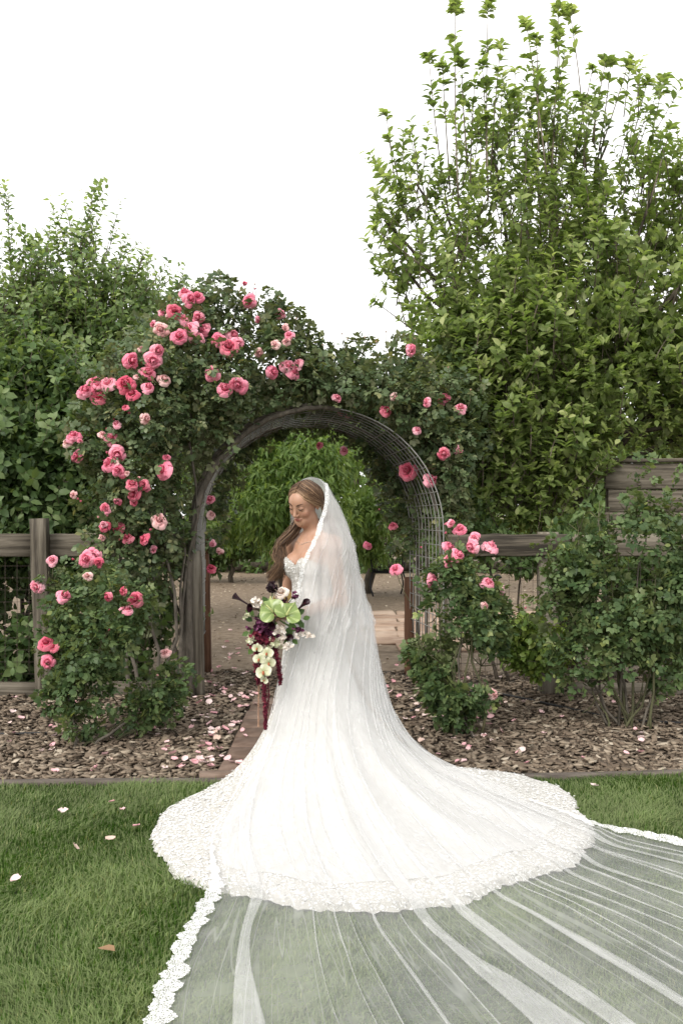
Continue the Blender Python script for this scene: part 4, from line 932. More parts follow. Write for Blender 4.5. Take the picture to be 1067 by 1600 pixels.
body = bride.part('body', to_world(bv), [bf], M['skin'], smooth=True)
for nm, arr in (('lip', lip), ('shade', shadow_), ('blush', blush)):
    a = body.data.attributes.new(nm, 'FLOAT', 'POINT'); a.data.foreach_set('value', arr.astype(np.float32))
def snap(pts, off):
    """push head-frame points onto the face surface (ray along -y)"""
    outp = []
    for x, z in pts:
        ys = np.linspace(-.14, -.03, 220); q = head_to_body(np.c_[np.full(220, x), ys, np.full(220, z)]); dd = sdf(HEADP, q); i = np.argmax(dd < 0); outp.append([x, ys[i] - off, z])
    return np.array(outp)
M['brow'] = plain('brow_hair', (.06, .03, .018), .8)
M['lash'] = plain('lash', (.012, .008, .007), .6)
for s in (1, -1):
    t = np.linspace(0, 1, 9); pts = snap([(s * (.013 + .036 * u), .0235 + .0075 * math.sin(u * 2.1)) for u in t], .0005)
    v, f = tube(head_to_body(pts), np.array([.0016, .0024, .0027, .0027, .0025, .0022, .0018, .0013, .0007]), 6); bride.part('eyebrow', to_world(v), f, M['brow'], parent=body, smooth=True)
    pts = snap([(s * (.0165 + .031 * u), .0035 - .0045 * math.sin(u * PI)) for u in t], .0010)
    v, f = tube(head_to_body(pts), np.array([.0007, .0012, .0015, .0017, .0018, .0018, .0017, .0014, .0009]), 6); bride.part('eyelashes', to_world(v), f, M['lash'], parent=body, smooth=True)

# ---- hair: strands drawn from a centre parting, long waves over her right shoulder
m, nt, out = new_mat('brown_hair'); L = nt.links
a = N(nt, 'ShaderNodeAttribute', attribute_name='rnd'); cr = ramp(nt, [(0, (.03, .016, .009)), (.45, (.085, .047, .026)), (.75, (.17, .10, .058)), (1, (.36, .235, .14))], a.outputs['Fac'])
p_ = N(nt, 'ShaderNodeBsdfPrincipled', Roughness=.42); p_.inputs['Specular IOR Level'].default_value = .25; p_.inputs['Anisotropic'].default_value = .5
L.new(cr.outputs[0], p_.inputs['Base Color']); L.new(p_.outputs[0], out.inputs[0]); M['hair'] = m
rh = np.random.default_rng(5)
HC, HRAD = np.array([0, .018, .036]), np.array([.073, .092, .084])
def on_scalp(dirv, lift): d = norm(np.array(dirv, float)); return HC + d * (HRAD + lift)
strands, tone = [], []
for s in (1, -1):
    for i in range(620):
        u = rh.random() ** .8                         # along the parting, front (0) to crown (1)
        a0 = -1.02 + 2.2 * u                          # angle back over the head
        top = np.array([s * .02 + rh.normal(0, .006), math.sin(a0), math.cos(a0)])
        e = .25 + .5 * rh.random()                    # how far back the strand is drawn
        lift = .003 + .008 * rh.random() + .004 * (1 - u)
        ear = np.array([s * .97, -.30 + e * .8 + .3 * u, -.15 - .5 * rh.random()])
        low = np.array([s * .8, (.3 if s > 0 else -.05) + .5 * rh.random() + .2 * u, -.75])
        mid = norm(norm(top) * .6 + norm(ear) * .55 + np.array([s * .22, -.15 * (1 - u) - .12, .05]))
        pts = [on_scalp(top, lift * .6), on_scalp(mid, lift + .004), on_scalp(ear, lift + .015), on_scalp(low, lift + .012)]
        pts = list(head_to_body(spline(pts, 12)))
        # fall: her right side comes forward over the shoulder, her left goes down the back
        ph = rh.normal(0, .35) + .5 * rh.integers(0, 3); j = np.clip(rh.normal(0, 1, 3), -1.4, 1.4) * .0085; j2 = np.clip(rh.normal(0, 1, 2), -1.3, 1.3) * .8
        if s < 0 and rh.random() < .8:
            way = [(-.082, -.03, 1.50), (-.094, -.065, 1.435), (-.108, -.10, 1.375), (-.118, -.13, 1.31), (-.112, -.148, 1.25), (-.11, -.142, 1.21 - .03 * rh.random())]
        else:
            way = [(s * .06, .075, 1.50), (s * .06, .10, 1.42), (s * .07, .115, 1.34), (s * .07, .115, 1.26), (s * .065, .115, 1.20)]
        for q, w in enumerate(way):
            k = q / 5; wv = .026 * math.sin(q * 2.0 + ph) * (.3 + k)
            pts.append(np.array(w) + j * (.9 + .9 * k) + np.array([wv + j2[0] * .008, wv * .7 + j2[1] * .010, 0]))
        pts = spline(pts, 34)
        strands.append(tube(pts, np.concatenate([[.001], np.full(26, .0019), np.linspace(.0019, .0006, 7)]), 4, False)); 
        tn = np.clip(.45 + rh.normal(0, .22) + (.4 if u < .13 else 0), 0, 1); tone.append(tn)
v, f = merge(strands); hair = bride.part('hair', to_world(v), f, M['hair'], smooth=True, attr={'rnd': np.repeat(tone, 33 * 4)})
# scalp layer under the strands, ending at the hairline
th, ph = np.meshgrid(np.linspace(0, 2 * PI, 40, endpoint=False), np.linspace(0, 1, 14))
lim = 1.42 + .55 * np.clip(np.sin(th), -1, 1) - .22 * np.exp(-((np.mod(th, 2 * PI) - 1.5 * PI) / .5) ** 2)   # polar reach: short at the forehead, long at the nape
pol = ph * lim
cap_ = HC + np.stack([np.sin(pol) * np.cos(th), np.sin(pol) * np.sin(th), np.cos(pol)], -1) * (HRAD + .0025)
v = head_to_body(cap_.reshape(-1, 3)); bride.part('scalp_hair', to_world(v), [grid_faces(40, 14, True)], M['hair'], parent=hair, smooth=True, attr={'rnd': np.full(40 * 13, .25)})

# fine necklace
M['gold'] = plain('gold', (.72, .62, .5), .35, .8)
a_ = np.linspace(-2.5, 2.5, 40); nk = []
for t in a_:
    d_ = np.array([math.sin(t), -math.cos(t), 0]); z = 1.435 - .05 * math.cos(t / 2) ** 2 - .012 * math.exp(-(t / .25) ** 2)
    rr = np.linspace(.02, .16, 140); q = np.array([0, .01, z]) + rr[:, None] * d_; dd = sdf(TORSO + ARMS[:1], q); i = np.argmax(dd > .0015); nk.append(q[i])
v, f = tube(np.array(nk), .0009, 5); bride.part('necklace', to_world(v), f, M['gold'], smooth=True)

# ------------------------------------------------------------------ gown
GZ = .052                                          # cloth rests on top of the grass
hem_pts = np.array([(-.894, 4.68), (-.84, 4.52), (-.77, 4.36), (-.658, 4.12), (-.52, 3.99), (-.333, 3.89), (-.03, 3.80), (.212, 3.80), (.414, 3.86), (.695, 4.05), (.881, 4.19), (1.034, 4.385), (1.168, 4.64), (1.215, 4.97), (1.195, 5.36), (1.075, 5.64), (.81, 5.81), (.45, 5.92), (.1, 5.93), (-.2, 5.88), (-.42, 5.74), (-.60, 5.52), (-.76, 5.28), (-.87, 5.0)]) - BC[:2]
ha = np.arctan2(hem_pts[:, 1], hem_pts[:, 0]); hr = np.hypot(*hem_pts.T); o_ = np.argsort(ha); ha, hr = ha[o_], hr[o_]
HA = np.concatenate([ha - 2 * PI, ha, ha + 2 * PI]); HRr = np.concatenate([hr, hr, hr])
def hemR(a):
    a = (a + PI) % (2 * PI) - PI; s = 0
    for d, w in ((-.06, .25), (0, .5), (.06, .25)): s = s + w * np.interp(a + d, HA, HRr)
    s = s * (1 + .010 * np.sin(9 * a + 1) + .009 * np.sin(17 * a + 2.4) + .006 * np.sin(31 * a))
    return s
Z_HIP = .95
def ray_r(a, z, off):
    """radius of the body (no arms) at world angle a and height z"""
    rr = np.linspace(.02, .30, 113); d = np.stack([np.cos(a - TURN), np.sin(a - TURN)], -1)
    q = np.stack([d[..., None, 0] * rr, d[..., None, 1] * rr, np.broadcast_to(z[..., None], z.shape + (113,))], -1)
    ins = sdf(TORSO + LEGS[:1] + LEGS[5:6], q) < off
    last = 112 - np.argmax(ins[..., ::-1], -1)
    return np.where(ins.any(-1), rr[last], .06)
def folds(a, t):
    w = np.clip((t - .12) / .5, 0, 1)
    s = .5 * np.cos(7 * a + .7 + .6 * np.sin(2 * a)) + .3 * np.cos(13 * a + 2.1 + np.sin(3 * a)) + .22 * np.cos(22 * a + .4)
    return s * w * (1 - .45 * np.clip((t - .75) / .25, 0, 1))
ridges = [(math.radians(-163), .075, .05), (math.radians(-128), .05, .03), (math.radians(-112), .05, .028), (math.radians(-78), .06, .035), (math.radians(-52), .05, .03), (math.radians(-30), .06, .03), (math.radians(-12), .05, .026)]
_aa = np.linspace(-PI, PI, 361); RHIP = ray_r(_aa, np.full(361, Z_HIP), .008); RHIP = np.convolve(np.r_[RHIP[-8:-1], RHIP, RHIP[1:8]], np.ones(15) / 15, 'valid')
def rhip(a): return np.interp((a + PI) % (2 * PI) - PI, _aa, RHIP)
def skirt(a, t, grow=0.0):
    """profile of the skirt at world angle a, t=0 hip .. 1 hem -> r, z"""
    r0 = rhip(a) + grow; R = hemR(a)
    p1r = r0 + .035; p2r = r0 + .10 + .17 * (R - r0); p1z, p2z = .50, GZ - .01
    b0, b1, b2, b3 = (1 - t) ** 3, 3 * t * (1 - t) ** 2, 3 * t * t * (1 - t), t ** 3
    r = b0 * r0 + b1 * p1r + b2 * p2r + b3 * R; z = b0 * Z_HIP + b1 * p1z + b2 * p2z + b3 * GZ
    fo = folds(a, t); amp = np.clip((R - .3) / .8, .25, 1)
    flat = np.clip(1 - z / .5, 0, 1)                          # 0 upright part, 1 lying part
    r = r + fo * .022 * (1 - flat) * np.clip(t * 4, 0, 1) ; z = z + (fo + 1.0) * .016 * flat * amp * np.clip((1 - t) * 6, .15, 1)
    for (ra_, w, h) in ridges:
        da = (a - ra_ + PI) % (2 * PI) - PI; g = np.exp(-(da / w) ** 2) * np.sin(np.clip((t - .3) / .7, 0, 1) * PI) ** .8
        z = z + g * h * flat; r = r + g * h * .5 * (1 - flat)
    return r, z
NA = 620; A = np.linspace(-PI, PI, NA, endpoint=False)
# bodice rows
la = A - TURN; la = (la + PI) % (2 * PI) - PI                 # body-frame angle, front = -90 deg
fa = np.abs((la + PI / 2 + PI) % (2 * PI) - PI)              # 0 at the front
ztop = 1.272 + .032 * np.exp(-((fa - .6) / .38) ** 2) - .012 * np.exp(-(fa / .16) ** 2) + .006 * np.abs(np.sin(A * 24)) - .06 * np.clip((fa - 1.6) / 1.2, 0, 1) - .012 * np.clip((fa - 1.0) / .5, 0, 1)
rows_r, rows_z = [], []
for u in np.linspace(0, 1, 44):
    z = ztop * (1 - u) + Z_HIP * u; r = ray_r(A, z, .006 + .002 * u)
    ker = np.array([1, 2, 3, 2, 1]) / 9; r = np.convolve(np.r_[r[-2:], r, r[:2]], ker, 'valid')
    if u > .8: r = r * (1 - (u - .8) / .2) + rhip(A) * ((u - .8) / .2)
    rows_r.append(r); rows_z.append(z)
tt_ = np.linspace(0, 1, 150)[1:]
for t in tt_:
    r, z = skirt(A, np.full(NA, t))
    if t == 1:
        sc_ = .012 * np.abs(np.sin(A * 55)) + .007 * np.sin(A * 143) + .006 * np.sin(A * 211 + 1); r = r + sc_; z = z * 0 + .03
    rows_r.append(r); rows_z.append(z)
Rr, Zz = np.array(rows_r), np.array(rows_z)
gv = np.stack([BC[0] + Rr * np.cos(A), BC[1] + Rr * np.sin(A), Zz], -1).reshape(-1, 3)
m, nt, out = new_mat('lace_gown'); L = nt.links
tc = N(nt, 'ShaderNodeTexCoord'); nz = N(nt, 'ShaderNodeTexNoise', Scale=28.0, Detail=3.0); L.new(tc.outputs['Object'], nz.inputs['Vector'])
ad = N(nt, 'ShaderNodeVectorMath', operation='MULTIPLY_ADD'); ad.inputs[1].default_value = (.05, .05, .05); L.new(nz.outputs['Color'], ad.inputs[0]); L.new(tc.outputs['Object'], ad.inputs[2])
v1 = N(nt, 'ShaderNodeTexVoronoi', Scale=34.0, feature='DISTANCE_TO_EDGE'); L.new(ad.outputs[0], v1.inputs['Vector'])
v2 = N(nt, 'ShaderNodeTexVoronoi', Scale=75.0, feature='F1'); L.new(ad.outputs[0], v2.inputs['Vector'])
m1 = N(nt, 'ShaderNodeMapRange'); m1.inputs[1].default_value = .02; m1.inputs[2].default_value = .16; L.new(v1.outputs['Distance'], m1.inputs[0])
m2 = N(nt, 'ShaderNodeMapRange'); m2.inputs[1].default_value = .62; m2.inputs[2].default_value = .42; L.new(v2.outputs['Distance'], m2.inputs[0])
mul = N(nt, 'ShaderNodeMath', operation='MULTIPLY'); L.new(m1.outputs[0], mul.inputs[0]); L.new(m2.outputs[0], mul.inputs[1])
cr = ramp(nt, [(0.05, (.41, .395, .365)), (.35, (.62, .605, .58)), (.85, (.76, .75, .735))], mul.outputs[0])
p_ = N(nt, 'ShaderNodeBsdfPrincipled', Roughness=.7); p_.inputs['Specular IOR Level'].default_value = .2; p_.inputs['Sheen Weight'].default_value = .2
bmp = N(nt, 'ShaderNodeBump', Strength=.8, Distance=.006); L.new(mul.outputs[0], bmp.inputs['Height']); L.new(bmp.outputs[0], p_.inputs['Normal'])
L.new(cr.outputs[0], p_.inputs['Base Color']); L.new(p_.outputs[0], out.inputs[0]); M['gown'] = m
gown = bride.part('gown', gv, [grid_faces(NA, len(Rr), True)], M['gown'], smooth=True); gown['label'] = 'strapless white lace gown with a round train'
# raised lace motifs round the hem
rl = np.random.default_rng(9); mp_, mr_, ms_ = [], [], []
for _ in range(4200):
    a = rl.uniform(-PI, .5); t = 1 - abs(rl.normal(0, .14)) - .002
    if t < .55: continue
    r, z = skirt(np.array([a]), np.array([t])); mp_.append([BC[0] + r[0] * math.cos(a), BC[1] + r[0] * math.sin(a), z[0] + .002]); 
    ou = np.array([math.cos(a), math.sin(a), 0]); mr_.append((norm(ou + rl.normal(0, .8, 3) * [1, 1, .1]), norm(np.array([0, 0, 1.0]) + rl.normal(0, .07, 3)))); ms_.append(rl.uniform(.008, .02))
R_ = frames(np.array([x[0] for x in mr_]), np.array([x[1] for x in mr_])); M['lacew'] = attr_mat('lace_motif', [(0, (.68, .67, .655)), (1, (.78, .775, .765))], .7)
v, f, a = bake(leaf_shape(.36, .05, .12, False), np.array(mp_), R_, np.array(ms_), rl.random(len(mp_))); bride.part('lace_hem', v, f, M['lacew'], parent=gown, kind='stuff', attr={'rnd': a})

# ------------------------------------------------------------------ veil
def lerp_tab(x, xs, ys): return np.interp(x, xs, ys)
# path of v: 0..1 head -> hip, 1..2 skirt, 2..3 lawn
EDGE_V = np.array([0, .12, .24, .38, .6, .85, 1.0, 1.25, 1.5, 1.75, 2.0, 3.0]); EDGE_A = np.radians([-12, -36, -52, -76, -98, -106, -112, -130, -132, -122, -103, -96.0])
FAR_A = np.radians([150, 150, 150, 140, 110, 80, 62, 36, 18, 2, -27, -35])
vz = np.array([0, .03, .08, .15, .25, .34, .42, .52, .70, .85, 1.0]); ZV = np.array([1.742, 1.732, 1.70, 1.65, 1.58, 1.50, 1.43, 1.36, 1.20, 1.07, Z_HIP])
# radii about the axis: near side (-90), right/back (0), back (90), far (150)
R_NEAR = np.array([.004, .045, .085, .108, .122, .145, .20, .232, .238, .242, .24]); R_SIDE = np.array([.004, .055, .10, .138, .174, .2, .218, .232, .258, .295, .335])
R_BACK = np.array([.004, .05, .095, .125, .145, .16, .185, .20, .20, .20, .21]); R_FAR = np.array([.004, .045, .085, .105, .12, .13, .17, .2, .2, .2, .2])
def veil_upper(a, v):
    z = np.interp(v, vz, ZV)
    rn, rs, rb, rf = (np.interp(v, vz, t) for t in (R_NEAR, R_SIDE, R_BACK, R_FAR))
    d = np.degrees(a); r = np.where(d < 0, rn + (rs - rn) * np.clip((d + 90) / 90, 0, 1), np.where(d < 90, rs + (rb - rs) * d / 90, rb + (rf - rb) * np.clip((d - 90) / 60, 0, 1)))
    r = r + .022 * np.exp(-((d + 48) / 32) ** 2) * np.exp(-((v - .55) / .22) ** 2)
    sl = np.clip(v / .5, 0, 1); bk_ = np.clip(1 - v / .16, 0, 1); cx = -.03 * (1 - sl) + .028 * bk_; cyy = -.03 * (1 - sl) + .048 * bk_
    return r, z, cx, cyy
PLEATS = [(.08, .036), (.25, .014), (.29, .006), (.36, .05), (.43, .028), (.52, .018), (.60, .006), (.66, .004), (.70, .010), (.735, .004), (.77, .02), (.85, .006), (.89, .028), (.95, .008), (.19, .0025), (.225, .004), (.335, .003), (.58, .005), (.625, .0025), (.84, .003), (.93, .003)]
PLEATS.sort()
def pleat_map(n):
    """cloth doubles back on itself at each pleat -> base g, pleat index, offset inside the pleat, layer"""
    gb, pi, of, la_ = [], [], [], []
    def add(g, i, o, l): gb.append(g); pi.append(i); of.append(o); la_.append(l)
    g0 = 0.0
    for i, (g, w) in enumerate(PLEATS):
        for t in np.linspace(0, 1, max(3, int((g - g0) * n)), endpoint=False): add(g0 + (g - g0) * t, i, 0, 0)
        m_ = max(3, int(w * n))
        for t in np.linspace(0, 1, m_): add(g, i, w * t, .4 * t)
        for t in np.linspace(1, 0, m_): add(g, i, w * t, 1.2 - .2 * t)
        for t in np.linspace(0, 1, m_): add(g, i, w * t, 2.0 * (1 - t) + .4)
        g0 = g + w
    for t in np.linspace(0, 1, max(3, int((1 - g0) * n))): add(g0 + (1 - g0) * t, len(PLEATS) - 1, 0, 0)
    return np.array(gb), np.array(pi), np.array(of), np.array(la_)
def veil_point(a, v, lay, lift=0.0):
    """arrays -> world points; a world angle, v progress, lay fold layer"""
    out_ = np.zeros(a.shape + (3,))
    vu = np.clip(v, 0, 1); r, z, cx, cyy = veil_upper(a, vu)
    rip = .008 * np.sin(a * 17 + v * 2.0) * np.clip((v - .25) / .4, 0, 1) + .005 * np.sin(a * 31 + 1.0) * np.clip((v - .3) / .4, 0, 1)
    r = r + rip + lay * .004 + lift
    x, y, zz = cx + r * np.cos(a), cyy + r * np.sin(a), z
    t = np.clip(v - 1, 0, 1); gr, gz = skirt(a, t); r1_, _, _, _ = veil_upper(a, np.ones_like(v)); ex = (r1_ - rhip(a)) * (1 - t) ** 1.3 * (1 + .35 * np.sin(np.clip(t * 1.4, 0, 1) * PI) * np.clip(np.cos(a), 0, 1))
    up = np.clip(1 - gz / .5, 0, 1); rs = gr + np.maximum(ex, .012) * (1 - up * .3) + (lay * .004 + lift) * (1 - up); zs = gz + (.014 + lay * .0035 + lift) * up + rip * .4
    sk = v > 1
    x = np.where(sk, rs * np.cos(a), x); y = np.where(sk, rs * np.sin(a), y); zz = np.where(sk, zs, zz)
    w = np.clip(v - 2, 0, 1); R0 = hemR(a); R1 = 3.05 + .10 * np.sin(a * 9) + .25 * np.cos(a + 1.0); rg = R0 + (R1 - R0) * w
    wr = .006 * np.sin(a * 60 + rg * 4) * np.sin(rg * 5 + a * 9) + .006 * np.sin(a * 37 - rg * 3)
    zg = .058 + np.maximum(wr, -.006) + lay * .0045 + lift * .6 + .012 * np.exp(-w / .05)
    gd = v > 2
    x = np.where(gd, rg * np.cos(a), x); y = np.where(gd, rg * np.sin(a), y); zz = np.where(gd, zg, zz)
    out_[..., 0], out_[..., 1], out_[..., 2] = x + BC[0], y + BC[1], zz
    return out_
VV = np.concatenate([np.linspace(0, 1, 56, endpoint=False), np.linspace(1, 2, 64, endpoint=False), np.linspace(2.0, 3, 70)])
gg, gi, go, lay = pleat_map(300); rv = np.random.default_rng(77)
ea, fa_ = np.interp(VV, EDGE_V, EDGE_A), np.interp(VV, EDGE_V, FAR_A)
def smooth1(x, k): return np.convolve(np.r_[np.full(k, x[0]), x, np.full(k, x[-1])], np.ones(2 * k + 1) / (2 * k + 1), 'valid')
ea, fa_ = smooth1(ea, 4), smooth1(fa_, 6)
soft = np.clip((VV - .3) / .5, 0, 1)[:, None]
K_ = len(PLEATS); f1, f2, f3 = rv.uniform(1.5, 5, K_), rv.uniform(0, 6.3, K_), np.where(np.array([w for _, w in PLEATS]) > .015, .3, rv.uniform(.4, .9, K_))
swell = np.clip(1 - f3[gi][None] + f3[gi][None] * np.sin(VV[:, None] * f1[gi][None] * 1.6 + f2[gi][None]), .04, None)      # pleats open and close along their length
narrow = (np.array([w for _, w in PLEATS]) < .012)[gi][None] & True
swell = swell * np.where(narrow, np.clip((VV[:, None] - 1.75) / .3, .02, 1), np.clip((VV[:, None] - .2) / 1.8, .25, 1))
gm = gg[None] + go[None] * swell
lawn_ = np.clip((VV - 1.9) / .3, 0, 1)[:, None]
gm = gm + np.sin(gm * PI) * (lawn_ * (.006 * np.sin(8 * gm + 4.2 * VV[:, None]) + .004 * np.sin(19 * gm - 7.5 * VV[:, None] + 1)) + (1 - lawn_) * .01 * np.sin(9 * gm + 3 * VV[:, None]))
AA = ea[:, None] + gm * (fa_ - ea)[:, None]
vvp = veil_point(AA, np.broadcast_to(VV[:, None], AA.shape), lay[None] * soft)
m, nt, out = new_mat('tulle'); L = nt.links
tr = N(nt, 'ShaderNodeBsdfTransparent'); df = N(nt, 'ShaderNodeBsdfDiffuse'); df.inputs[0].default_value = (.82, .82, .82, 1)
tl = N(nt, 'ShaderNodeBsdfTranslucent'); tl.inputs[0].default_value = (.82, .82, .82, 1); mm = N(nt, 'ShaderNodeMixShader'); mm.inputs[0].default_value = .4; L.new(df.outputs[0], mm.inputs[1]); L.new(tl.outputs[0], mm.inputs[2])
nz = N(nt, 'ShaderNodeTexNoise', Scale=9.0, Detail=4.0); tc = N(nt, 'ShaderNodeTexCoord'); L.new(tc.outputs['Object'], nz.inputs['Vector'])
mr = N(nt, 'ShaderNodeMapRange'); mr.inputs[1].default_value = .25; mr.inputs[2].default_value = .75; mr.inputs[3].default_value = .20; mr.inputs[4].default_value = .32; L.new(nz.outputs['Fac'], mr.inputs[0])
# creases: fine denser lines running along the length of the cloth
au, av = N(nt, 'ShaderNodeAttribute', attribute_name='across'), N(nt, 'ShaderNodeAttribute', attribute_name='along'); cb = N(nt, 'ShaderNodeCombineXYZ'); L.new(au.outputs['Fac'], cb.inputs[0]); L.new(av.outputs['Fac'], cb.inputs[1])
cur = mr.outputs[0]
for sx, sy, wd, am in ((30.0, .9, .014, .12), (70.0, 1.6, .02, .06)):
    mp2 = N(nt, 'ShaderNodeMapping'); mp2.inputs['Scale'].default_value = (sx, sy, 1); L.new(cb.outputs[0], mp2.inputs[0]); n3 = N(nt, 'ShaderNodeTexNoise', Scale=1.0, Detail=1.0, Distortion=.08); L.new(mp2.outputs[0], n3.inputs['Vector'])
    s1_ = N(nt, 'ShaderNodeMath', operation='SUBTRACT'); s1_.inputs[1].default_value = .5; L.new(n3.outputs['Fac'], s1_.inputs[0]); s2_ = N(nt, 'ShaderNodeMath', operation='ABSOLUTE'); L.new(s1_.outputs[0], s2_.inputs[0])
    m3 = N(nt, 'ShaderNodeMapRange', interpolation_type='SMOOTHSTEP'); m3.inputs[1].default_value = 0; m3.inputs[2].default_value = wd; m3.inputs[3].default_value = am; m3.inputs[4].default_value = 0; L.new(s2_.outputs[0], m3.inputs[0])
    ad_ = N(nt, 'ShaderNodeMath', operation='ADD'); L.new(cur, ad_.inputs[0]); L.new(m3.outputs[0], ad_.inputs[1]); cur = ad_.outputs[0]
mx = N(nt, 'ShaderNodeMixShader'); L.new(cur, mx.inputs[0]); L.new(tr.outputs[0], mx.inputs[1]); L.new(mm.outputs[0], mx.inputs[2]); L.new(mx.outputs[0], out.inputs[0]); M['tulle'] = m
vi = (VV < 1.94)
under_ = veil_point((ea[vi] + .05)[:, None] + np.linspace(0, 1, 90)[None] * ((fa_ - ea)[vi] - .1)[:, None], np.broadcast_to(VV[vi][:, None], (vi.sum(), 90)), np.zeros((1, 90)), -.007)
M['tulle2'] = m.copy(); M['tulle2'].name = 'gathered_tulle'; q_ = [n_ for n_ in M['tulle2'].node_tree.nodes if n_.type == 'MAP_RANGE' and abs(n_.inputs[3].default_value - .20) < .001][0]; q_.inputs[3].default_value = .34; q_.inputs[4].default_value = .46
veil = bride.part('veil', vvp.reshape(-1, 3), [grid_faces(len(gg), len(VV))], M['tulle'], smooth=True)
for nm, arr in (('across', gm), ('along', np.broadcast_to(VV[:, None], gm.shape))):
    a = veil.data.attributes.new(nm, 'FLOAT', 'POINT'); a.data.foreach_set('value', np.ascontiguousarray(arr, dtype=np.float32).ravel())
veil['label'] = 'sheer cathedral veil falling over the gown and spread across the lawn'
bride.part('under_layer', under_.reshape(-1, 3), [grid_faces(90, int(vi.sum()))], M['tulle2'], parent=veil, smooth=True)
# lace trim along both long edges
m, nt, out = new_mat('veil_lace'); L = nt.links
tc = N(nt, 'ShaderNodeTexCoord'); v1 = N(nt, 'ShaderNodeTexVoronoi', Scale=120.0, feature='DISTANCE_TO_EDGE'); L.new(tc.outputs['Object'], v1.inputs['Vector'])
v2 = N(nt, 'ShaderNodeTexVoronoi', Scale=42.0, feature='F1'); L.new(tc.outputs['Object'], v2.inputs['Vector'])
m1 = N(nt, 'ShaderNodeMapRange'); m1.inputs[1].default_value = .16; m1.inputs[2].default_value = .06; m1.inputs[3].default_value = .18; m1.inputs[4].default_value = .9; L.new(v1.outputs['Distance'], m1.inputs[0])
m2 = N(nt, 'ShaderNodeMapRange'); m2.inputs[1].default_value = .39; m2.inputs[2].default_value = .30; m2.inputs[3].default_value = .12; m2.inputs[4].default_value = .95; L.new(v2.outputs['Distance'], m2.inputs[0])
mxx = N(nt, 'ShaderNodeMath', operation='MAXIMUM'); L.new(m1.outputs[0], mxx.inputs[0]); L.new(m2.outputs[0], mxx.inputs[1])
tr = N(nt, 'ShaderNodeBsdfTransparent'); df = N(nt, 'ShaderNodeBsdfDiffuse'); df.inputs[0].default_value = (.76, .76, .755, 1)
mx = N(nt, 'ShaderNodeMixShader'); L.new(mxx.outputs[0], mx.inputs[0]); L.new(tr.outputs[0], mx.inputs[1]); L.new(df.outputs[0], mx.inputs[2]); L.new(mx.outputs[0], out.inputs[0]); M['veillace'] = m
def trim(v0, v1, edge, sgn, wid, seed):
    n = 1100; v = np.linspace(v0, v1, n); r = np.random.default_rng(seed)
    ang = smooth1(np.interp(v, EDGE_V, edge), 9 if edge is EDGE_A else 14)
    pt = veil_point(ang, v, np.zeros(n)); rad = np.hypot(pt[:, 0] - BC[0], pt[:, 1] - BC[1]); s = np.concatenate([[0], np.cumsum(np.linalg.norm(np.diff(pt, axis=0), axis=1))])
    
    def scallop(lo, hi, amin):
        k_ = np.concatenate([[0], np.cumsum(r.uniform(lo, hi, 200))]); am = r.uniform(amin, 1.0, 201); i_ = np.clip(np.searchsorted(k_, s, 'right') - 1, 0, 199); f_ = (s - k_[i_]) / (k_[i_ + 1] - k_[i_])
        return am[i_] * np.sin(f_ * PI) ** .6
    sa, sb, sc1, sc2 = scallop(.05, .13, .35), scallop(.05, .15, .2), scallop(.012, .026, .1), scallop(.012, .026, .1)
    w = np.interp(v, [0, .3, 1, 1.3, 1.9, 2.0, 3], wid); inner = w * (.38 + .75 * sb + .22 * sc2); outer = .004 + .004 * (v > 2) + (.024 * sa + .010 * sc1) * np.interp(v, [0, 1, 1.3, 1.9, 2.0, 3], [.15, .12, .03, .03, 1, 1])
    U = np.linspace(-1, 1, 9); offs = np.where(U[None] < 0, U[None] * outer[:, None], U[None] * inner[:, None]) * sgn
    aa = ang[:, None] + offs / np.maximum(rad, .07)[:, None]
    q = veil_point(aa, np.broadcast_to(v[:, None], aa.shape), np.full(aa.shape, 2.0), .004)
    return q.reshape(-1, 3), [grid_faces(9, n)]
v_, f_ = trim(.07, 3.0, EDGE_A, 1, [.014, .02, .012, .005, .005, .05, .062], 3); bride.part('lace_trim', v_, f_, M['veillace'], parent=veil, smooth=True)
v_, f_ = trim(1.9, 3.0, FAR_A, -1, [.05, .05, .05, .05, .05, .06, .08], 4); bride.part('lace_trim', v_, f_, M['veillace'], parent=veil, smooth=True)
# ------------------------------------------------------------------ bouquet in her hands
r7 = np.random.default_rng(27)
gw = to_world(GRIP[None])[0]
bq = Thing('bouquet', 'trailing bridal bouquet of green anthuriums, dark callas, orchids and burgundy amaranth', 'bouquet', gw)
YB = 5.13
def BP(px, py, dy=0.0): return P(px, py, YB + dy)
M['calla'] = plain('dark_calla', (.022, .006, .012), .35)
M['anth'] = None
m, nt, out = new_mat('green_anthurium'); L = nt.links
a = N(nt, 'ShaderNodeAttribute', attribute_name='rnd'); cr = ramp(nt, [(0, (.09, .14, .028)), (.5, (.17, .235, .062)), (1, (.32, .38, .15))], a.outputs['Fac'])
p_ = N(nt, 'ShaderNodeBsdfPrincipled', Roughness=.25); L.new(cr.outputs[0], p_.inputs['Base Color']); L.new(p_.outputs[0], out.inputs[0]); M['anth'] = m
M['spadix'] = plain('spadix', (.42, .45, .18), .6)
M['bstem'] = plain('flower_stem', (.10, .17, .05), .5)
M['orchid'] = attr_mat('pale_green_orchid', [(0, (.42, .44, .25)), (.6, (.58, .58, .41)), (1, (.68, .67, .53))], .5, trans=.15)
M['orchlip'] = plain('orchid_lip', (.36, .10, .04), .5)
M['amar'] = attr_mat('burgundy_amaranth', [(0, (.05, .004, .012)), (.6, (.13, .010, .028)), (1, (.22, .03, .05))], .8)
M['tana'] = attr_mat('tan_amaranth', [(0, (.30, .17, .11)), (1, (.46, .30, .21))], .8)
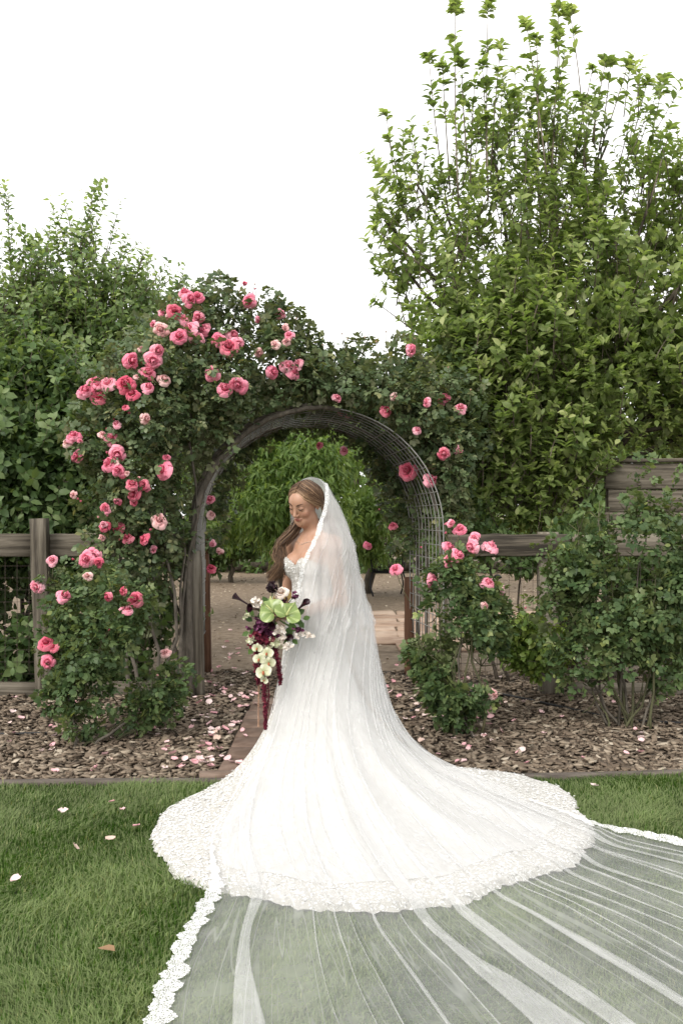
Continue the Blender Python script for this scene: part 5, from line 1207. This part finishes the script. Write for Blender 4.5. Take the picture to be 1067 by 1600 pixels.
M['white'] = attr_mat('white_blossom', [(0, (.68, .58, .50)), (.6, (.80, .74, .68)), (1, (.86, .83, .80))], .6, trans=.2)
M['blush'] = attr_mat('blush_rose_petal', [(0, (.72, .52, .42)), (.5, (.80, .68, .60)), (1, (.85, .79, .74))], .6, trans=.2)
M['plum'] = attr_mat('plum_sweet_pea', [(0, (.035, .006, .018)), (.6, (.08, .013, .045)), (1, (.24, .07, .16))], .6, trans=.15)
M['bronze'] = plain('bronze_leaf', (.20, .13, .03), .4)
BL = leaf_mats('bouquet_leaf', [(0, (.035, .075, .02)), (1, (.09, .16, .04))])

def orient(fwd, roll=0.0, up=(0, 0, 1)):
    """columns x,y,z with z = fwd"""
    z = norm(np.array(fwd, float)); x = norm(np.cross(up, z)) if abs(np.dot(z, up)) < .95 else norm(np.cross([1, 0, 0], z)); y = np.cross(z, x)
    X = x * math.cos(roll) + y * math.sin(roll); return np.stack([X, np.cross(z, X), z], -1)
def place(v, R, s, c): return (np.asarray(v) * s) @ R.T + c
def stem_to(c, rad=.0035, name='stem', mat=None, up=.0):
    mid = (c + gw) / 2 + [0, .03, up]; v, f = tube(spline([gw + [0, 0, .02], mid, c], 10), rad, 6); return bq.part(name, v, f, mat or M['bstem'], smooth=True)
# anthuriums
def anthurium(c, fwd, roll, s):
    nu, nv = 57, 17; vs_, tn = [], []
    for j in range(nv):
        q = j / (nv - 1)
        for i in range(nu):
            t = 2 * PI * i / (nu - 1); vein = .5 + .5 * math.cos(9 * t); x = 16 * math.sin(t) ** 3 / 17; y = (13 * math.cos(t) - 5 * math.cos(2 * t) - 2 * math.cos(3 * t) - math.cos(4 * t)) / 17
            y = -y; x, y = x * q, (y + .3) * q - .0
            vs_.append([x * .92, y, .18 * (x * x) + .10 * math.sin(q * 2.5) * (1 + .3 * math.cos(6 * t)) - .10 * y * y]); 
    for j in range(nv - 1):
        for i in range(nu - 1): tn.append(np.clip(.30 + .55 * (.5 + .5 * math.cos(9 * 2 * PI * i / (nu - 1))) ** 6 + .25 * (j / nv) ** 2 + r7.normal(0, .05), 0, 1))
    R = orient(fwd, roll); o = bq.part('anthurium', place(vs_, R, s, c), [grid_faces(nu, nv)], M['anth'], smooth=True, attr={'rnd': tn})
    pth = np.array([[0, -.02, .1], [0, .12, .32], [0, .28, .46], [0, .42, .54]]); v, f = tube(place(spline(pth, 8), R, s, c), np.linspace(.007, .003, 8), 8); bq.part('spadix', v, f, M['spadix'], parent=o, smooth=True)
    return o
anthurium(BP(427, 957, -.08), (-.25, -1, .55), .9, .082)
anthurium(BP(448, 962, -.10), (.25, -1, .75), -.6, .082)
anthurium(BP(424, 944, -.03), (-.2, -.6, 1.0), .2, .06)
stem_to(BP(435, 962, -.03))
# dark callas: rolled trumpets
def calla(tip, back, s):
    tip, back = np.array(tip), np.array(back); d = tip - back; Ln = np.linalg.norm(d); R = orient(d)
    nu, nv = 18, 12; vs_ = []
    for j in range(nv):
        q = j / (nv - 1); rad = (.10 + .10 * q + .75 * max(0, q - .55) ** 1.6 * 1.6) * s
        for i in range(nu):
            t = 2 * PI * i / nu * 1.0; lipz = .35 * s * max(0, q - .6) / .4 * math.cos(t); vs_.append([rad * math.cos(t), rad * math.sin(t), q * Ln + lipz])
    o = bq.part('calla_lily', place(vs_, R, 1, back), [grid_faces(nu, nv, True)], M['calla'], smooth=True); stem_to(back, .0045)
    v, f = tube(place([[0, 0, Ln * .4], [0, 0, Ln * .92]], R, 1, back), [.004, .003], 6); bq.part('spadix', v, f, M['amar'], parent=o)
calla(BP(366, 931, -.05), BP(390, 946, -.02), .034); calla(BP(390, 950, -.10), BP(404, 952, -.0), .045); calla(BP(479, 940, -.06), BP(457, 960, -.02), .034)
calla(BP(444, 938, -.05), BP(446, 956, 0), .036); calla(BP(425, 978, -.10), BP(430, 966, -.0), .042); calla(BP(452, 996, -.05), BP(440, 990, 0), .036)
# dark scabiosa ball
def ball(name, c, rad, mat, n, seed, petal_len=.35, parent=None):
    r = np.random.default_rng(seed); d = unit(r, n); R = frames(norm(d + unit(r, n) * .5), d); v, f, a = bake(leaf_shape(.5, .1, .15, False), c + d * rad * .75, R, np.full(n, rad * petal_len * 1.6), r.random(n))
    a2 = np.linspace(0, PI, 7); core = np.array([[math.sin(t) * math.cos(u), math.sin(t) * math.sin(u), math.cos(t)] for t in a2 for u in np.linspace(0, 2 * PI, 8, endpoint=False)]) * rad * .8 + c
    v2, f2 = merge([(v, f), (core, [grid_faces(8, 7, True)])]); at = np.concatenate([a, np.full(48, .3)])
    return bq.part(name, v2, f2, mat, parent=parent, attr={'rnd': np.concatenate([a, np.full(48, .3)])})
ball('scabiosa', BP(425, 917, -.03), .027, attr_mat('black_scabiosa', [(0, (.008, .003, .005)), (1, (.03, .008, .015))], .7), 90, 1); stem_to(BP(425, 921, -.02), .003)
# blush garden roses
for (x, y, s, k) in ((440, 926, .034, 5), (433, 935, .026, 6)):
    me = rose_mesh('garden_rose', 60 + k, M['blush']); R = orient((-.2, -1, .7)); Mx = np.eye(4); Mx[:3, :3] = R * s * 1.1; Mx[:3, 3] = BP(x, y, -.02); bq.inst('garden_rose', me, Mx); stem_to(BP(x, y, .02))
# white and plum clusters
def cluster(name, c, spread, n, s, mat, seed):
    r = np.random.default_rng(seed); vs_ = []
    for q in range(int(n * 1.8)):
        cc = c + r.normal(0, 1, 3) * np.array([spread, spread * .6, spread * .7]); f0 = norm(np.array([r.normal(0, .6), -1, r.normal(.2, .6)])); Rm = orient(f0, r.uniform(0, 6))
        for k in range(4):
            a_ = k * PI / 2 + r.normal(0, .3); ax = Rm @ np.array([math.cos(a_), math.sin(a_), .35]); Rr_ = frames(ax[None], (Rm @ np.array([0, 0, 1.0]))[None] + r.normal(0, .2, (1, 3))); vs_.append((cc, Rr_[0], s * .8 * r.uniform(.7, 1.2)))
    v, f, a = bake(leaf_shape(.46, .14, -.14, True), np.array([t[0] for t in vs_]), np.array([t[1] for t in vs_]), np.array([t[2] for t in vs_]), r.random(len(vs_))); stem_to(c + [0, .01, 0], .0025)
    return bq.part(name, v, f, mat, attr={'rnd': a})
cluster('white_stock', BP(401, 941, -.03), .018, 12, .017, M['white'], 1); cluster('white_stock', BP(470, 989, -.05), .016, 12, .018, M['white'], 2); cluster('white_stock', BP(484, 993, -.06), .010, 7, .015, M['white'], 3)
cluster('cream_blossom', BP(438, 986, -.06), .016, 10, .020, M['white'], 4); cluster('cream_blossom', BP(430, 1006, -.05), .016, 14, .020, M['orchid'], 5); cluster('cream_blossom', BP(441, 998, -.05), .010, 7, .018, M['white'], 14)
cluster('cream_blossom', BP(392, 998, -.05), .012, 7, .018, M['orchid'], 21); cluster('cream_blossom', BP(450, 1008, -.05), .012, 8, .018, M['white'], 22); cluster('cream_blossom', BP(386, 962, -.04), .010, 6, .016, M['orchid'], 23)
cluster('sweet_pea', BP(402, 976, -.05), .020, 16, .020, M['plum'], 6); cluster('sweet_pea', BP(414, 978, -.06), .016, 14, .018, M['plum'], 7); cluster('sweet_pea', BP(462, 930, -.03), .008, 5, .018, M['plum'], 8); cluster('sweet_pea', BP(466, 984, -.06), .010, 7, .015, M['plum'], 9)
cluster('sweet_pea', BP(407, 995, -.04), .022, 18, .022, M['amar'], 10); cluster('sweet_pea', BP(418, 1000, -.03), .018, 16, .022, M['amar'], 11); cluster('sweet_pea', BP(420, 988, -.04), .02, 16, .02, M['plum'], 12); cluster('sweet_pea', BP(398, 1008, -.03), .014, 12, .02, M['amar'], 13)
# leaves
for (x, y, s, dr, mt) in ((468, 957, .04, (.8, 0, .5), 0), (463, 970, .042, (.9, -.1, -.1), 0), (452, 986, .05, (-.2, -.2, -1), 0), (390, 968, .035, (-.7, 0, .4), 0), (396, 985, .035, (-.6, 0, -.5), 0), (449, 932, .055, (-.1, .1, 1), 1), (433, 938, .05, (-.25, 0, 1), 1), (456, 978, .045, (.5, -.2, -.8), 0), (410, 962, .04, (-.8, -.3, -.2), 0), (470, 975, .035, (.6, -.2, -.6), 0), (392, 958, .04, (-.8, -.1, .5), 0), (385, 990, .032, (-.8, -.1, -.3), 0), (478, 966, .03, (.9, 0, .3), 0), (446, 1004, .04, (.4, -.3, -.8), 0), (426, 1018, .04, (.2, -.4, -.9), 0), (393, 1016, .034, (-.5, -.2, -.7), 0), (415, 940, .04, (-.4, 0, .9), 0), (460, 1002, .03, (.7, -.2, -.5), 0)):
    c = BP(x, y, -.03); a_ = norm(np.array(dr, float)); R = frames(a_[None], np.array([[.2, -1, .4]]))[0]; V, F = leaf_shape(.36, .08, .12)
    bq.part('leaf', place(V - [0, .4, 0], R, s * 1.3, c), F, M['bronze'] if mt else BL[1]); 
# orchids
def orchid(c, s, seed):
    r = np.random.default_rng(seed); R = orient((-.2 + r.normal(0, .12), -1, .15 + r.normal(0, .1)), r.normal(0, .2)); parts, tn = [], []
    for k, (ang, ln, wd) in enumerate(((90, .9, .34), (215, .9, .34), (325, .9, .34), (8, 1.0, .62), (172, 1.0, .62))):
        U, Vv = np.meshgrid(np.linspace(-1, 1, 5), np.linspace(.04, 1, 6)); x = U * wd * np.sin(np.clip(Vv, .05, .97) * PI) ** .55; y = Vv * ln; z = .10 * U ** 2 - .18 * Vv ** 2 + (.06 if k > 2 else 0)
        a_ = math.radians(ang - 90); V = np.stack([x * math.cos(a_) - y * math.sin(a_), x * math.sin(a_) + y * math.cos(a_), z], -1).reshape(-1, 3); parts.append((V, [grid_faces(5, 6)])); tn += list(np.clip(np.repeat(np.linspace(.1, 1, 5), 4) + r.normal(0, .08), 0, 1))
    v, f = merge(parts); o = bq.part('orchid', place(v, R, s, c), f, M['orchid'], smooth=True, attr={'rnd': tn})
    v, f = tube(place([[0, .05, .05], [0, -.08, .26], [0, -.26, .32], [0, -.36, .26]], R, s, c), np.array([.10, .16, .13, .04]) * s, 8); bq.part('orchid_lip', v, f, M['orchlip'], parent=o, smooth=True)
orchid(BP(417, 1021, -.08), .036, 1); orchid(BP(405, 1030, -.085), .034, 2); orchid(BP(420, 1036, -.09), .036, 3); orchid(BP(412, 1050, -.10), .044, 4); orchid(BP(402, 1013, -.07), .030, 5); orchid(BP(413, 1063, -.085), .022, 6)
v, f = tube(spline([gw, BP(420, 1000, -.03), BP(415, 1030, -.06), BP(412, 1062, -.07)], 14), .0035, 6); bq.part('orchid_stem', v, f, M['bstem'], smooth=True)
# amaranth tails: ragged hanging plumes
def tail(pts, r0, r1, mat, seed, dens=1.0):
    r = np.random.default_rng(seed); path = spline(pts, 40); L_ = np.linalg.norm(np.diff(path, axis=0), axis=1).sum(); n = int(L_ * 2600 * dens * (r0 + r1) / .03)
    t = r.random(n); rad = (r0 + (r1 - r0) * t ** 1.4) * (1 + .35 * np.sin(t * 40 + r.uniform(0, 6)) * (r0 > .008)); c = np.stack([np.interp(t, np.linspace(0, 1, 40), path[:, q]) for q in range(3)], -1); d = unit(r, n)
    R = frames(norm(d + [0, 0, -.6] + unit(r, n) * .4), d); v, f, a = bake(leaf_shape(.5, .15, .1, False), c + d * (rad * r.uniform(.3, .9, n))[:, None], R, r.uniform(.006, .011, n) * (1 if r0 > .006 else .6), r.random(n))
    tv, tf = tube(path, np.linspace(r0, r1, 40) * .6, 6); nf = sum(len(x) for x in tf)
    v2, f2 = merge([(v, f), (tv, tf)]); at = []
    nq = len(f[0]); tq = len(tf[0]); tt3 = len(tf[1]) if len(tf) > 1 else 0
    bq.part('amaranth_tail', v2, f2, mat, attr={'rnd': np.concatenate([a, np.full(tq, .2), np.full(tt3, .2)])})
tail([BP(406, 998, -.02), BP(408, 1040, -.05), BP(413, 1080, -.06), BP(415, 1115, -.055), BP(415, 1139, -.05)], .020, .005, M['amar'], 1, 1.5)
tail([BP(402, 1003, -.02), BP(400, 1035, -.04), BP(404, 1068, -.04)], .020, .008, M['amar'], 2, 1.3); tail([BP(428, 1008, -.02), BP(433, 1030, -.03), BP(437, 1052, -.03), BP(438, 1069, -.03)], .022, .006, M['amar'], 3, 1.4)
tail([BP(418, 1055, -.04), BP(420, 1085, -.05), BP(419, 1107, -.05)], .006, .004, M['amar'], 4); tail([BP(405, 1060, -.03), BP(404, 1100, -.04), BP(404, 1136, -.04)], .0045, .003, M['tana'], 5, 2.0)
# bound stems below her hands
for k in range(9):
    a_ = k * 2 * PI / 9; o_ = np.array([math.cos(a_), math.sin(a_), 0]) * .013
    v, f = tube([gw + o_ + [0, 0, .06], gw + o_ * .8, gw + o_ * 1.5 + [0, 0, -.12]], .0045, 6); bq.part('stem', v, f, M['bstem'], smooth=True)
# ------------------------------------------------------------------ grass, bark mulch, fallen petals, hoses, chair
r6 = np.random.default_rng(26)
def in_hem(x, y, k): 
    dx, dy = x - BC[0], y - BC[1]; return np.hypot(dx, dy) < hemR(np.arctan2(dy, dx)) * k
def grass_field(n):
    Y = 2.7 + (5.95 - 2.7) * r6.random(n) ** 1.15; hw = Y * .36 + .55; X = r6.uniform(-1, 1, n) * hw
    ok = (Y < edgeY(X) - .03) & ~in_hem(X, Y, .93); return X[ok], Y[ok]
gx, gy = grass_field(330000); n = len(gx)
pp = np.c_[gx, gy, np.zeros(n)]
pat = wobble(pp, 41, 7.0) * .5 + wobble(pp, 42, 19.0) * .5
da = np.arctan2(gy - BC[1], gx - BC[0]); under = (np.hypot(gx - BC[0], gy - BC[1]) > hemR(da) * .9) & (da > math.radians(-101)) & (da < math.radians(-33))
h = r6.uniform(.022, .054, n) * (1 + .3 * pat) * np.where(r6.random(n) < .03, 1.45, 1); h = np.where(under, np.minimum(h * .7, .042), h)
th = r6.uniform(0, 2 * PI, n); lean = r6.uniform(.15, .95, n) + .2 * pat
ld = np.c_[np.cos(th), np.sin(th), np.zeros(n)] + np.c_[wobble(pp, 43, 5.0), wobble(pp, 44, 5.0), np.zeros(n)] * .7
sd = norm(np.c_[-ld[:, 1], ld[:, 0], np.zeros(n)]); w = r6.uniform(.0013, .0024, n)[:, None]
b0 = pp + [0, 0, .002]; mid = b0 + ld * (h * lean * .35)[:, None] + np.array([0, 0, 1.0]) * (h * .6)[:, None]; tip = b0 + ld * (h * lean)[:, None] + np.array([0, 0, 1.0]) * (h * (1 - .25 * lean))[:, None]
V = np.stack([b0 - sd * w, b0 + sd * w, mid + sd * w * .85, mid - sd * w * .85, tip], 1).reshape(-1, 3)
o5 = np.arange(n)[:, None] * 5; quads = o5 + np.array([[0, 1, 2, 3]]); tris = o5 + np.array([[3, 2, 4]])
pat2 = wobble(pp, 45, 2.2); gr = np.clip(.42 + .2 * pat + .16 * pat2 + r6.normal(0, .18, n), 0, 1); gr = np.where(r6.random(n) < .02, 1.0, np.minimum(gr, .9))
grass = link('grass', np_mesh('grass', V, [quads, tris], M['grass'], False, {'rnd': np.concatenate([gr, gr])}))
tag(grass, 'short mown green lawn grass in front of the bed', 'grass', kind='stuff')

def chip_shapes(n, r):
    """flat ragged flakes: 8 corner verts each"""
    L = r.uniform(.022, .07, n); W = L * r.uniform(.28, .6, n); H = r.uniform(.004, .012, n)
    base = np.array([[-1, -1, 0], [1, -1, 0], [1, 1, 0], [-1, 1, 0], [-1, -1, 1], [1, -1, 1], [1, 1, 1], [-1, 1, 1]], float)
    V = base[None] * np.stack([L / 2, W / 2, H], -1)[:, None]; V = V * (1 + r.normal(0, .22, (n, 8, 1))) + r.normal(0, .002, V.shape)
    return V
def rand_rot(n, r, tilt):
    a = r.uniform(0, 2 * PI, n); ax = np.c_[np.cos(a), np.sin(a), r.normal(0, tilt, n)]; up = np.c_[r.normal(0, tilt, (n, 2)), np.ones(n)]
    return frames(ax, up)
def bed_points(n, r, near=1.0):
    Y = 5.6 + (9.6 - 5.6) * r.random(n) ** near; hw = Y * .36 + .5; X = r.uniform(-1, 1, n) * hw
    ok = (Y > edgeY(X) + .05) & ~((X > -.74) & (X < .03) & (Y < 8.0)) & ~((X > -.84) & (X < .06) & (Y < 5.82)); return X[ok], Y[ok]
cx_, cy_ = bed_points(24000, r6, 1.25); n = len(cx_); cz = .008 + r6.random(n) ** 1.5 * .022
Vc = chip_shapes(n, r6); Rc = rand_rot(n, r6, .22); Wc = np.einsum('nij,nvj->nvi', Rc, Vc) + np.c_[cx_, cy_, cz][:, None]
px, py = project(np.c_[cx_, cy_, cz]); sz = np.where((px > 5) & (px < 1060) & (cz > .018), Vc[:, 1, 0] / cy_, 0); big = np.argsort(-sz)[:300]; rest = np.ones(n, bool); rest[big] = False
chip_me = [np_mesh('bark_chip', Vc[i], [BOXF], M['chip1']) for i in big[:40]]
for k, i in enumerate(big):
    o = link('bark_chip', chip_me[k % 40], mulch); Mx = Matrix.Identity(4)
    for q in range(3):
        for c in range(3): Mx[q][c] = Rc[i, q, c]
        Mx[q][3] = (cx_[i], cy_[i], cz[i])[q]
    o.matrix_basis = Mx
Vr = Wc[rest].reshape(-1, 3); m_ = int(rest.sum()); Fr = (np.arange(m_)[:, None, None] * 8 + BOXF[None]).reshape(-1, 4)
o = link('bark_mulch', np_mesh('bark_mulch', Vr, [Fr], M['chip'], False, {'rnd': np.repeat(np.clip(r6.normal(.48, .22, m_), 0, 1), 6)}), mulch); o['kind'] = 'stuff'

# fallen rose petals, each one a thing
def petal_mesh(seed):
    r = np.random.default_rng(seed); U, Vv = np.meshgrid(np.linspace(-1, 1, 5), np.linspace(0, 1, 4))
    wd = np.sin(np.clip(Vv * .85 + .12, 0, 1) * PI) ** .6; x = U * wd * .5; y = Vv - .5; z = .16 * U ** 2 + .22 * (Vv - .5) ** 2 + r.normal(0, .02, U.shape)
    return np_mesh('rose_petal', np.stack([x, y, z], -1).reshape(-1, 3), [grid_faces(5, 4)], M['petal'], True)
PM = [petal_mesh(s) for s in range(4)]
def where(g, side):
    if side == 'L':
        if g[0] > -.95: return 'pale pink rose petal on the mulch beside the brown paver path', 'petals beside the paver path'
        if g[1] > 7.4: return 'pale pink rose petal on the mulch at the foot of the grey arch post', 'petals at the foot of the arch post'
        if g[1] < edgeY(g[0]) + .45: return 'pale pink rose petal on the mulch along the edging left of the path', 'petals along the edging left of the path'
        return 'pale pink rose petal on the mulch beneath the pink rose left of the path', 'petals beneath the left rose bush'
    if g[1] < edgeY(g[0]) + .45: return 'pale pink rose petal on the mulch along the edging right of the gown', 'petals along the edging right of the gown'
    if g[0] > 1.35: return 'pale pink rose petal on the mulch beneath the flowerless leafy rose bush', 'petals beneath the leafy rose bush'
    if g[0] < .62: return 'pale pink rose petal on the mulch between the veil and the right arch post', 'petals between the veil and the arch post'
    return 'pale pink rose petal on the mulch round the upright pink rose bush', 'petals round the upright rose bush'
def petal(x, y, z, s, label, group):
    o = link('rose_petal', PM[r6.integers(4)]); tag(o, label, 'petal', group)
    o.location = (x, y, z); o.rotation_euler = (r6.normal(0, .3), r6.normal(0, .3), r6.uniform(0, 6.3)); o.scale = (s, s, s)
LP = 'pale pink rose petal fallen on the bark mulch left of the path'; RP = 'pale pink rose petal fallen on the bark mulch right of the gown'; PP = 'pale pink rose petal lying on the brown pavers'
cnt = 0
while cnt < 168:
    px, py = (r6.normal(345, 48), r6.uniform(1022, 1200)) if cnt < 120 else (r6.uniform(5, 330), r6.normal(1130, 45))
    if not (0 < px < 405) or not (1018 < py < 1212): continue
    g = G(px, py, .03)
    if g[1] < edgeY(g[0]) + .08: continue
    onp = -.73 < g[0] < .02 and g[1] < 8.0
    if onp and r6.random() < .8: continue
    petal(g[0], g[1], .05 if onp else .036, r6.uniform(.03, .056), *((PP, 'petals on the pavers') if onp else where(g, 'L'))); cnt += 1
cnt = 0
while cnt < 110:
    px, py = (r6.normal(690, 70), r6.normal(1090, 45)) if cnt < 80 else (r6.uniform(640, 1060), r6.uniform(1080, 1200))
    if not (598 < px < 1062) or not (1040 < py < 1205): continue
    g = G(px, py, .03)
    if g[1] < edgeY(g[0]) + .08: continue
    petal(g[0], g[1], .036, r6.uniform(.028, .052), *where(g, 'R')); cnt += 1
for (px, py, s) in ((99, 1270, .055), (173, 1314, .045), (25, 1377, .045), (213, 1293, .035), (118, 1326, .04), (175, 1255, .03), (192, 1267, .03)):
    g = G(px, py, .05); petal(g[0], g[1], .058, s, 'pink rose petal lying on the open grass left of the train', 'petals on the lawn left of the train')
g = G(928, 1230, .05); petal(g[0], g[1], .058, .05, 'single pink rose petal on the grass right of the train', None)
for (px, py) in ((355, 1003), (373, 1014), (362, 1023), (350, 1012), (390, 1000), (360, 985)):
    g = G(px, py, .01); petal(g[0], g[1], .012, .06, 'pale petal on the bare soil under the arch', 'petals on the soil under the arch')
# brown dry leaf on the lawn
g = G(180, 1489, .05); M['dryleaf'] = attr_mat('dry_leaf', [(0, (.16, .09, .045)), (1, (.26, .16, .085))], .8, obj_mix=1.0)
V, F = leaf_shape(.42, .12, .1); o = link('dry_leaf', np_mesh('dry_leaf', V * .07, F, M['dryleaf'])); o.location = g + [0, 0, .006]; o.rotation_euler = (.1, .1, 1.2); tag(o, 'small brown dry leaf lying on the lawn', 'leaf')

# fallen leaves over the orchard soil (too many to count)
n = 2600; X = r6.uniform(-4, 6, n); Y = 9.8 + 15 * r6.random(n); R_ = rand_rot(n, r6, .25); v, f, a = bake(SH_FAR, np.c_[X, Y, np.full(n, .012)], R_, r6.uniform(.03, .07, n), r6.random(n))
M['litter'] = attr_mat('leaf_litter', [(0, (.14, .10, .06)), (.5, (.33, .26, .18)), (1, (.55, .48, .38))], .8)
o = link('leaf_litter', np_mesh('leaf_litter', v, f, M['litter'], False, {'rnd': a})); tag(o, 'dry leaf litter strewn over the orchard soil', 'leaf litter', kind='stuff')

def ground_tube(name, label, pxs, rad, mat, z=.03):
    pts = spline([G(x, y, z) for x, y in pxs], 40); v, f = tube(pts, rad, 8); o = link(name, np_mesh(name, v, f, mat, True)); tag(o, label, 'hose'); return o
ground_tube('drip_hose', 'black irrigation hose under the left rose bush', [(-60, 1148), (40, 1146), (110, 1144), (165, 1136), (230, 1120), (290, 1106)], .009, M['hose'])
ground_tube('drip_hose', 'black irrigation hose curving between the two right rose bushes', [(640, 1112), (690, 1090), (750, 1080), (810, 1090), (880, 1105), (960, 1122), (1030, 1128), (1110, 1130)], .009, M['hose'])

# wrought iron garden chair in the orchard
g = G(605, 930); ch = Thing('garden_chair', 'black wrought iron garden chair standing on the soil beyond the arch', 'chair', g); M_ = M['iron']
def ct(pts, rad=.011): return tube(spline(np.array(pts) + g, 10), rad, 6)
for pts in ([(-.28, -.22, .44), (-.33, -.26, .22), (-.27, -.30, 0)], [(.28, -.22, .44), (.33, -.26, .22), (.30, -.30, 0)], [(-.26, .22, .44), (-.31, .27, .2), (-.27, .32, 0)], [(.26, .22, .44), (.31, .27, .2), (.27, .32, 0)]):
    v, f = ct(pts, .016); ch.part('leg', v, f, M_, smooth=True)
for s in (-1, 1):
    v, f = ct([(s * .28, .22, .8), (s * .31, .0, .68), (s * .31, -.24, .64), (s * .28, -.22, .44)], .014); ch.part('armrest', v, f, M_, smooth=True)
v, f = merge([ct([(-.28, -.24 + .06 * k, .44), (0, -.24 + .06 * k, .43), (.28, -.24 + .06 * k, .44)], .012) for k in range(9)]); ch.part('seat', v, f, M_, smooth=True)
bk = [ct([(-.28, .23, .44), (-.3, .27, .75), (-.15, .3, .93), (.15, .3, .93), (.3, .27, .75), (.28, .23, .44)], .018)]
for k in range(-4, 5): bk.append(ct([(k * .06, .23, .44), (k * .062, .28, .92 - .012 * abs(k))], .006)); bk.append(ct([(-.27, .24 + .006 * k, .66 + .05 * k), (.27, .24 + .006 * k, .66 + .05 * k)], .005))
v, f = merge(bk); ch.part('backrest', v, f, M_, smooth=True)

# low black path light beyond the right fence
g = G(777, 907); g[1] -= 4; k = (g[1]) / (g[1] + 4); g[0] *= k
pl = Thing('path_light', 'small black path light on a stake seen under the right fence rail', 'garden light', g)
v, f = tube([g + [0, 0, -.02], g + [0, 0, .3]], .012, 8); pl.part('stake', v, f, M['iron'])
v, f = tube([g + [0, 0, .30], g + [0, 0, .33], g + [0, 0, .37], g + [0, 0, .39]], [.03, .09, .06, .02], 12); pl.part('hood', v, f, M['iron'])
